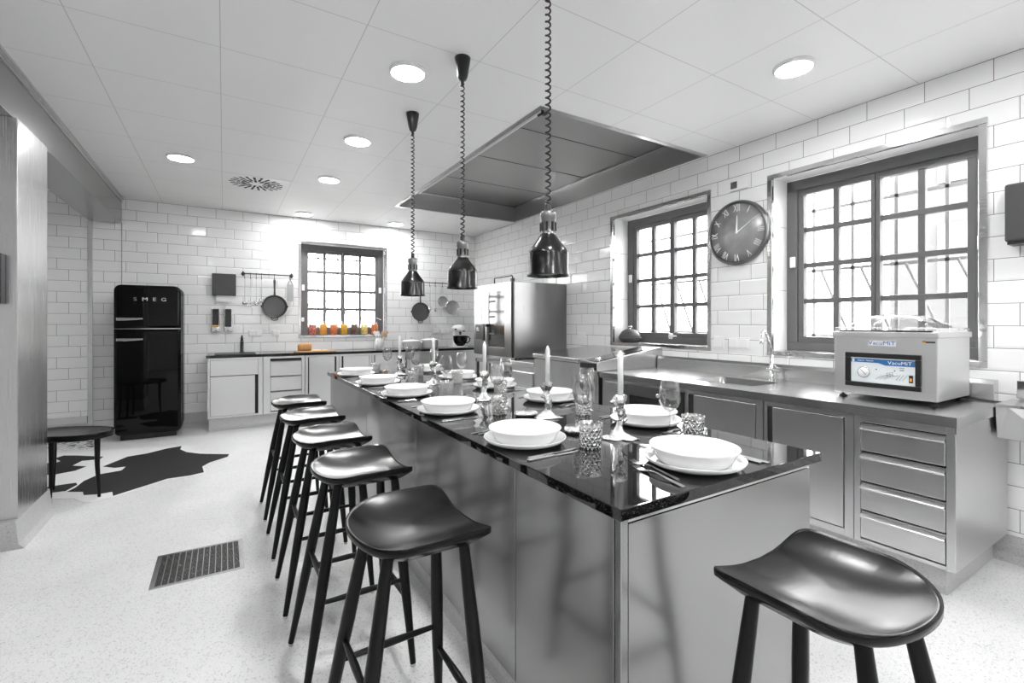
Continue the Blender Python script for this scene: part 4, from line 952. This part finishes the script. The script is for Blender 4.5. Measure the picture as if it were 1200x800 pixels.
# crock with utensils
t = thing('utensil_crock', 'grey white crock of wooden utensils on the back worktop', 'crock', (2.04, 7.2, ZB))
MB().lathe([(.0001, 0), (.058, 0), (.062, .004), (.064, .155), (.062, .158), (.058, .156), (.056, .012), (.0001, .01)], (2.04, 7.2, ZB), 32).build('pot', M['ceramic'], t)
for i, (dx, dy, lx, mk, l) in enumerate(((-.03, 0, -.06, 'white', 'white spoon leaning left in the utensil crock'), (-.01, .02, -.015, 'white', 'white spatula standing upright in the utensil crock'), (.02, .01, .045, 'spoonw', 'wooden spoon with broad paddle leaning right in the utensil crock'), (.03, -.02, .085, 'spoonw', 'brown wooden spoon at the right rim of the utensil crock'))):
    x, y = 2.04+dx*.5, 7.2+dy
    u = thing('cooking_spoon', l, 'utensil', (x, y, ZB+.012), 'utensils in the crock')
    tip = Vector((2.04+lx, 7.2+dy*1.3, ZB+.215)); b = Vector((x, y, ZB+.012))
    MB().tube([b, b+(tip-b)*.9], .0055, 8).build('handle', M[mk], u)
    m = MB(); rings = []
    for q, w_ in ((-.1, .006), (.0, .018), (.12, .026), (.25, .024), (.32, .012)): 
        c = tip+(tip-b)*q; rings.append([(c.x+w_*math.cos(a), c.y+.006*math.sin(a), c.z) for a in [2*PI*k/12 for k in range(12)]])
    loft(m, rings); m.build('paddle', M[mk], u)

# white pots
def pot(name, label, x, y, r, h):
    t = thing(name, label, 'pot', (x, y, ZB), 'white enamel pots on the back worktop')
    MB().lathe([(.0001, 0), (r*.9, 0), (r*.97, .01), (r, h), (r+.004, h+.004), (r-.004, h+.004), (r*.93, .012), (.0001, .01)], (x, y, ZB), 36).build('body', M['ceramic'], t)
    MB().lathe([(r+.004, 0), (r+.002, .006), (r*.6, .022), (.0001, .028)], (x, y, ZB+h+.004), 36).build('lid', M['ceramic'], t)
    MB().lathe([(.008, 0), (.008, .012), (.016, .018), (.016, .026), (.0001, .028)], (x, y, ZB+h+.03), 18).build('lid_knob', M['steelh'], t)
    for s in (-1, 1): MB().tube([(x+s*r*.97, y-.035, ZB+h*.8), (x+s*(r+.03), y-.025, ZB+h*.82), (x+s*(r+.03), y+.025, ZB+h*.82), (x+s*r*.97, y+.035, ZB+h*.8)], .007, 8).build('handle', M['ceramic'], t)
pot('cooking_pot', 'white cooking pot left of its twin on the back worktop', 2.53, 7.16, .14, .115)
pot('cooking_pot', 'white cooking pot nearer the black mixing bowl', 2.86, 7.22, .14, .125)
# stand mixer
t = thing('stand_mixer', 'white stand mixer with black bowl beside the combi oven', 'mixer', (3.13, 7.12, ZB))
mx, my = 3.335-.02, 7.0
t.location = (mx, my, ZB)
MB().prism(rrect(mx-.10, mx+.10, my-.10, my+.26, .05), ZB, ZB+.025).build('base', M['white'], t, bevel=.006)
MB().prism(rrect(mx-.045, mx+.045, my+.17, my+.25, .03), ZB+.02, ZB+.27).build('column', M['white'], t, bevel=.01)
m = MB(); rings = []
for q, r in ((-.07, .02), (-.06, .045), (-.02, .06), (.08, .065), (.18, .062), (.26, .045), (.28, .02)): rings.append([(mx+r*math.cos(a), my+q, ZB+.315+r*.9*math.sin(a)) for a in [2*PI*k/24 for k in range(24)]])
loft(m, rings[::-1]); m.build('head', M['white'], t)
MB().lathe([(.0001, 0), (.018, 0), (.018, .05), (.0001, .05)], (mx, my+.02, ZB+.21), 16).tube([(mx-.06, my+.04, ZB+.30), (mx-.085, my+.04, ZB+.30)], .012, 10).tube([(mx+.06, my+.04, ZB+.27), (mx+.085, my+.04, ZB+.27)], .012, 10).build('fitting', M['blackm'], t)
bw = MB().lathe([(.0001, .0), (.055, 0), (.06, .008), (.098, .05), (.116, .10), (.119, .155), (.126, .165), (.120, .166), (.112, .15), (.108, .10), (.09, .055), (.0001, .02)], (mx, my+.02, ZB+.027), 40).build('bowl', M['gloss'], t)
MB().tube([(mx+.112, my+.02, ZB+.17), (mx+.155, my+.02, ZB+.172), (mx+.178, my+.02, ZB+.14), (mx+.165, my+.02, ZB+.10), (mx+.125, my+.02, ZB+.072), (mx+.10, my+.02, ZB+.08)], .010, 10).build('handle', M['gloss'], bw)

# dispensers on the back wall
t = thing('paper_towel_dispenser', 'black paper towel dispenser on the tiles above the soap dispensers', 'dispenser', (0, B, 1.86))
MB().box(-.135, .142, B-.11, B-.001, 1.725, 2.015).build('housing', M['dgrey'], t, bevel=.008)
MB().box(-.09, .10, B-.06, B-.045, 1.64, 1.73).build('paper_towel', M['paper'], t)
for x0, l, strip in ((-.145, 'left black soap dispenser with an amber strip on the tiles', True), (.0, 'right black soap dispenser, without amber strip, on the tiles', False)):
    t = thing('soap_dispenser', l, 'dispenser', (x0+.05, B, 1.4), 'soap dispensers over the black sink')
    MB().box(x0, x0+.10, B-.03, B-.001, 1.235, 1.545).build('backplate', M['steelh'], t, bevel=.006)
    bd = MB().box(x0+.012, x0+.088, B-.10, B-.03, 1.30, 1.54).build('body', M['black'], t, bevel=.008)
    if strip: MB().box(x0+.012, x0+.088, B-.102, B-.03, 1.305, 1.322).build('colour_strip', M['amber'], bd)
    MB().box(x0+.008, x0+.092, B-.095, B-.03, 1.262, 1.282).tube([(x0+.05, B-.08, 1.29), (x0+.05, B-.08, 1.235)], .008, 8).build('pump_lever', M['steelh'], t, bevel=.004)

# utensil rails
def rail(label, x0, x1, z, hooks):
    t = thing('utensil_rail', label, 'rail', ((x0+x1)/2, B, z), 'black utensil rails on the back wall')
    MB().tube([(x0-.02, B-.06, z), (x1+.02, B-.06, z)], .008, 10).build('bar', M['blackm'], t)
    for x in (x0, x1): MB().tube([(x, B-.001, z), (x, B-.065, z)], .009, 10).lathe([(.022, 0), (.022, -.012), (.0001, -.013)], (x, B-.001, z), 16, 'y').tube([(x, B-.06, z-.035), (x, B-.06, z+.03)], .010, 10).build('bracket', M['blackm'], t)
    for x in hooks:
        MB().tube([(x, B-.072, z-.004), (x, B-.068, z+.014), (x, B-.052, z+.014), (x, B-.048, z), (x, B-.05, z-.05), (x, B-.055, z-.068), (x, B-.072, z-.062), (x, B-.078, z-.048)], .0035, 6).build('hook', M['blackm'], t)
RZ = 2.035; hk = (.245, .315, .385, .45, .613, .815)
rail('black rail with skillet and ladles left of the back window', .225, .835, RZ, hk)
def hang(name, label, cat, x, z, group='cookware hanging from the back wall rails'): return thing(name, label, cat, (x, B-.068, z), group)
# ladle, skimmers
HZ2 = RZ-.068
def ladle(x, label, kind, L=.32):
    t = hang('ladle' if kind == 'ladle' else 'skimmer', label, 'utensil', x, HZ2)
    y = B-.078
    MB().tube([(x, y, HZ2-.004), (x, y, HZ2-L)], [.004, .005], 8).tube([(x-.006, y, HZ2-.004), (x-.006, y, HZ2+.008), (x, y, HZ2+.012), (x+.006, y, HZ2+.008), (x+.006, y, HZ2-.004)], .0022, 6).build('handle', M['polish'], t)
    z = HZ2-L
    if kind == 'ladle': MB().lathe([(.0001, -.035), (.03, -.028), (.042, 0), (.040, 0), (.028, -.025), (.0001, -.032)], (x, y-.0, z-.0), 20).build('bowl', M['polish'], t)
    elif kind == 'spider':
        m = MB(); 
        for rr in (.045, .033, .02, .008): m.tube([(x+rr*math.cos(a), y, z-.045+rr*math.sin(a)) for a in [2*PI*k/20 for k in range(21)]], .0022, 5)
        for k in range(6): a = PI*k/6; m.tube([(x-.045*math.cos(a), y, z-.045-.045*math.sin(a)), (x+.045*math.cos(a), y, z-.045+.045*math.sin(a))], .0015, 5)
        m.build('wire_basket', M['polish'], t)
    else: MB().lathe([(.0001, -.004), (.030, -.004), (.034, .002), (.030, .004), (.0001, .002)], (x, y, z-.03), 20, 'y').build('blade', M['polish'], t)
ladle(hk[0], 'steel ladle hanging leftmost on the left rail', 'ladle', .33)
ladle(hk[1], 'wire skimmer hanging second on the left rail', 'spider', .30)
ladle(hk[2], 'small steel serving spoon hanging third on the left rail', 'spoon', .31)
ladle(hk[3], 'thin steel spatula hanging directly left of the large skillet', 'spoon', .27)
def skillet(x, z, r, label, lip=1):
    t = hang('skillet', label, 'pan', x, HZ2)
    y = B-.055; zc = z
    MB().lathe([(.0001, -.002), (r*.84, -.002), (r*.9, -.005), (r, -.04), (r+.003, -.044), (r-.004, -.044), (r*.86, -.012), (.0001, -.009)], (x, y+.02, zc), 48, 'y').build('body', M['iron'], t)
    m = MB().lathe([(.0001, -.0105), (r*.84, -.0125)], (x, y+.0195, zc), 40, 'y', cap=False); m.build('cooking_surface', M['ironin'], t)
    for s in (-1, 1): MB().prism([(x+s*(r-.004), zc-.025), (x+s*(r+.014), zc-.006), (x+s*(r+.014), zc+.006), (x+s*(r-.004), zc+.025)], y-.024, y-.016, 'xz').build('pouring_lip', M['iron'], t)
    top = zc+r
    MB().prism([(x-.014, top-.01), (x-.010, top+.07), (x-.016, HZ2-.02), (x-.012, HZ2+.004), (x-.005, HZ2+.006), (x-.005, HZ2-.008), (x+.005, HZ2-.008), (x+.005, HZ2+.006), (x+.012, HZ2+.004), (x+.016, HZ2-.02), (x+.010, top+.07), (x+.014, top-.01)], y-.024, y-.013, 'xz').build('handle', M['iron'], t, bevel=.003)
    b = zc-r
    MB().tube([(x-.045, y-.02, b+.012), (x-.035, y-.022, b-.028), (x, y-.022, b-.036), (x+.035, y-.022, b-.028), (x+.045, y-.02, b+.012)], .006, 8).build('helper_handle', M['iron'], t)
skillet(.613, 1.585, .160, 'large black cast iron skillet hanging left of the back window')
t = hang('grater', 'flat steel grater hanging at the right end of the left rail', 'grater', .815, HZ2)
MB().prism(rrect(.772, .858, 1.665, 1.905, .01), B-.062, B-.059, 'xz').build('blade', M['mesh'], t)
MB().tube([(.785, B-.06, 1.90), (.795, B-.062, 1.94), (.815, B-.066, HZ2+.002), (.835, B-.062, 1.94), (.845, B-.06, 1.90)], .004, 6).build('handle', M['black'], t)
hk2 = (2.78, 2.95, 3.05, 3.18, 3.36)
rail('black rail with skillet and sieves right of the back window, behind the lamps', 2.70, 3.44, 2.03, hk2)
HZ2 = 2.03-.068
skillet(hk2[0], 1.54, .152, 'smaller black skillet hanging right of the back window behind the farthest lamp')
ladle(hk2[1], 'steel serving spoon hanging right of the small skillet', 'spoon', .34)
ladle(hk2[2], 'steel spoon hanging directly left of the two sieves', 'spoon', .36)
def sieve(x, z, r, label):
    t = hang('sieve', label, 'sieve', x, HZ2); y = B-.075
    MB().tube([(x+r*math.cos(a), y, z+r*math.sin(a)) for a in [2*PI*k/32 for k in range(33)]], .005, 6).build('rim', M['polish'], t)
    MB().lathe([(.0001, .05), (r*.5, .043), (r*.85, .022), (r, 0)], (x, y, z), 28, 'y', cap=False).build('mesh', M['mesh'], t)
    MB().tube([(x, y, z+r), (x, y+.002, HZ2)], .0045, 6).build('handle', M['polish'], t)
sieve(hk2[3], 1.72, .088, 'smaller round sieve hanging on the right rail')
sieve(hk2[4], 1.62, .120, 'larger round sieve hanging at the right end of the right rail')

# cast iron pot on the far window sill
t = thing('tagine_pot', 'black lidded cast iron pot on the sill of the far right window', 'pot', (3.95, 3.86, WIN_R[1][2]+.034))
c = (3.95, 3.86, WIN_R[1][2]+.034)
MB().lathe([(.0001, 0), (.085, 0), (.098, .01), (.125, .04), (.128, .052), (.12, .054), (.0001, .05)], c, 40).build('base', M['iron'], t)
MB().lathe([(.122, .054), (.124, .062), (.112, .085), (.085, .125), (.05, .145), (.0001, .152)], c, 40).build('lid', M['iron'], t)
MB().lathe([(.016, .148), (.012, .16), (.026, .172), (.026, .182), (.0001, .186)], c, 20).build('lid_knob', M['steelh'], t)
for s in (-1, 1): MB().tube([(c[0]-.03, c[1]+s*.115, c[2]+.045), (c[0]-.02, c[1]+s*.165, c[2]+.05), (c[0]+.02, c[1]+s*.165, c[2]+.05), (c[0]+.03, c[1]+s*.115, c[2]+.045)], .007, 8).build('handle', M['iron'], t)

# ------------------------------------------------------------------ fridge
t = thing('refrigerator', 'tall glossy black retro refrigerator with chrome handles on the back wall', 'refrigerator', (-.75, 7.15, 0))
fx0, fx1, fy, fz = -1.062, -.436, 6.85, 1.79
def pillow(x0, x1, z0, z1, rt, rb, yf, yb, depth=.03):
    def ring(ins, y):
        out = []
        for cx, cz, a0, r in ((x1, z1, 0, rt), (x0, z1, PI/2, rt), (x0, z0, PI, rb), (x1, z0, 1.5*PI, rb)):
            r2 = max(r-ins, .004); sx = -1 if cx == x1 else 1; sz = -1 if cz == z1 else 1
            c0 = cx+sx*(ins+r2); c1 = cz+sz*(ins+r2)
            for k in range(9): a = a0+PI/2*k/8; out.append((c0+r2*math.cos(a), y, c1+r2*math.sin(a)))
        return out
    m = MB(); loft(m, [ring(0, yb), ring(0, yf+depth), ring(.004, yf+depth*.45), ring(.014, yf+.006), ring(.03, yf)]); return m
body = pillow(fx0, fx1, .055, fz, .07, .05, fy+.075, B-.05, .01).build('body', M['gloss'], t)
SPL = 1.285
up = pillow(fx0, fx1, SPL+.004, fz, .07, .006, fy, fy+.07).build('freezer_door', M['gloss'], t)
lo = pillow(fx0, fx1, .075, SPL-.004, .006, .05, fy, fy+.07).build('fridge_door', M['gloss'], t)
MB().box(fx0+.003, fx1-.003, fy+.012, fy+.09, SPL-.004, SPL+.004).build('door_strip', M['polish'], t)
for z, pr_ in ((1.40, up), (1.165, lo)):
    m = MB(); m.prism([(fx0+.03, z-.020), (fx0+.09, z-.020), (-.80, z-.010), (-.79, z), (-.80, z+.010), (fx0+.09, z+.014), (fx0+.03, z+.014)], fy-.035, fy-.018, 'xz'); m.box(fx0+.04, fx0+.06, fy-.02, fy+.02, z-.012, z+.01); m.box(-.83, -.81, fy-.02, fy+.004, z-.006, z+.006)
    m.build('handle', M['chrome'], pr_, bevel=.004)
for x, ch in ((-.868, 'S'), (-.778, 'M'), (-.69, 'E'), (-.602, 'G')):
    text(ch, .055, M['chrome'], up, (x, fy-.002, 1.625), ROT_B, ext=.002, sx=1.35)
m = MB().box(fx0+.05, fx1-.05, fy+.08, B-.1, .0, .06); m.build('plinth', M['black'], t)

# ------------------------------------------------------------------ left side things
t = thing('paper_towel_dispenser', 'black paper towel dispenser with white side on the steel pier', 'dispenser', (-1.25, 3.97, 1.6))
MB().box(-1.42, -1.155, 3.83, 3.965, 1.46, 1.765).build('housing', M['black'], t, bevel=.01)
MB().box(-1.155, -1.125, 3.835, 3.965, 1.475, 1.755).build('end_cap', M['white'], t, bevel=.01)
MB().box(-1.125, -1.11, 3.90, 3.965, 1.465, 1.76).build('end_trim', M['black'], t, bevel=.003)
MB().box(-1.40, -1.17, 3.89, 3.90, 1.37, 1.465).build('paper_towel', M['paper'], t)

def dl(d, l): return (S_*d+C_*l, C_*d-S_*l)
t = thing('low_stool', 'low black stool with curved seat beside the steel pier', 'stool', (*dl(3.65, -3.45), 0))
m = MB(); out = []
for k in range(40):
    a = 2*PI*k/40; out.append(dl(3.67+.19*math.copysign(abs(math.sin(a))**.85, math.sin(a)), -3.47+.31*math.copysign(abs(math.cos(a))**.85, math.cos(a))))
cxm, cym = dl(3.67, -3.47)
def sc2(s, z): return [(cxm+(x-cxm)*s, cym+(y-cym)*s, z) for x, y in out]
loft(m, [sc2(.97, .460), sc2(1.0, .468), sc2(1.0, .500), sc2(.985, .506), sc2(.9, .500), sc2(.5, .494), sc2(.02, .493)]); m.build('seat', M['wood'], t)
for d, l in ((3.635, -3.20), (3.60, -3.545), (3.78, -3.70), (3.66, -3.74)):
    x, y = dl(d, l); x2, y2 = dl(d+(3.67-d)*.06, l+(-3.47-l)*.06)
    MB().tube([(x, y, 0), (x2, y2, .25), (x2, y2, .47)], [.010, .016, .020], 12).build('leg', M['woodl'], t)

main = [(-0.965, 5.757), (-0.92, 5.85), (-0.825, 6.05), (-0.673, 6.095), (-0.519, 6.222), (-0.393, 6.262), (-0.397, 6.109), (-0.331, 5.942), (-0.212, 5.797), (0.046, 5.618), (0.031, 5.524), (-0.118, 5.388), (-0.173, 5.271), (-0.154, 5.062), (-0.255, 5.018), (-0.419, 5.016), (-0.561, 4.889), (-0.736, 4.739), (-0.759, 4.857), (-0.841, 4.845), (-0.935, 4.882), (-0.959, 4.98), (-1.065, 5.045), (-1.034, 5.135), (-1.017, 5.311), (-0.95, 5.471), (-0.798, 5.512), (-0.781, 5.645), (-0.865, 5.65)]
p2 = [(-1.432, 6.356), (-1.384, 6.441), (-1.271, 6.371), (-1.035, 6.179), (-1.044, 6.085), (-1.182, 6.105), (-1.22, 5.944), (-1.102, 5.842), (-1.154, 5.731), (-1.284, 5.676), (-1.455, 5.75), (-1.52, 6.0), (-1.455, 6.179), (-1.388, 6.138), (-1.354, 6.192)]
p3 = [(-1.2, 5.282), (-1.06, 5.289), (-1.041, 5.221), (-1.081, 5.077), (-1.159, 5.082), (-1.3, 5.10), (-1.36, 5.25)]
outl = [(-1.40, 4.93), (-1.161, 4.929), (-0.982, 4.831), (-0.909, 4.698), (-0.855, 4.657), (-0.732, 4.717), (-0.559, 4.87), (-0.417, 4.995), (-0.254, 4.996), (-0.137, 5.041), (-0.155, 5.251), (-0.105, 5.365), (0.054, 5.520), (0.062, 5.636), (-0.2, 5.83), (-0.286, 6.041), (-0.3, 6.181), (-0.35, 6.292), (-0.619, 6.377), (-1.125, 6.50), (-1.565, 6.60), (-1.95, 6.35), (-2.0, 5.9), (-1.75, 5.5), (-1.8, 5.1), (-1.6, 4.95)]
m = MB(); m.prism(outl, .0005, .005, mi=0)
for p in (main, p2, p3): m.prism(p, .003, .0068, mi=1)
o = m.build('cowhide_rug', [M['fur'], M['furb']], org=(-.9, 5.6, 0)); tag(o, 'black and white cowhide rug on the floor in front of the fridge', 'rug')
o = MB().prism([(-1.9, 6.86), (-1.52, 6.78), (-1.19, 6.64), (-1.293, 7.18), (-1.451, 7.20), (-1.9, 7.35)], .0005, .008).build('spotted_mat', M['spot'], org=(-1.5, 7, 0)); tag(o, 'black and white spotted mat seen under the low stool', 'mat')

# floor drain
t = thing('floor_drain', 'square steel grating set in the terrazzo floor', 'drain', (-.11, 3.18, 0))
a0, a1, b0, b1 = -.325, .097, 2.975, 3.38
MB().box(a0+.02, a1-.02, b0+.02, b1-.02, .0004, .0012).build('pit', M['dark'], t)
m = MB(); m.box(a0, a1, b0, b0+.02, .0, .004); m.box(a0, a1, b1-.02, b1, 0, .004); m.box(a0, a0+.02, b0+.02, b1-.02, 0, .004); m.box(a1-.02, a1, b0+.02, b1-.02, 0, .004); m.build('frame', M['steelh'], t)
m = MB()
for k in range(14): x = a0+.02+(a1-a0-.04)*k/13; m.box(x-.0022, x+.0022, b0+.02, b1-.02, .001, .0045)
for k in range(27): y = b0+.02+(b1-b0-.04)*k/26; m.box(a0+.02, a1-.02, y-.0012, y+.0012, .001, .004)
m.build('grating', M['steel'], t)
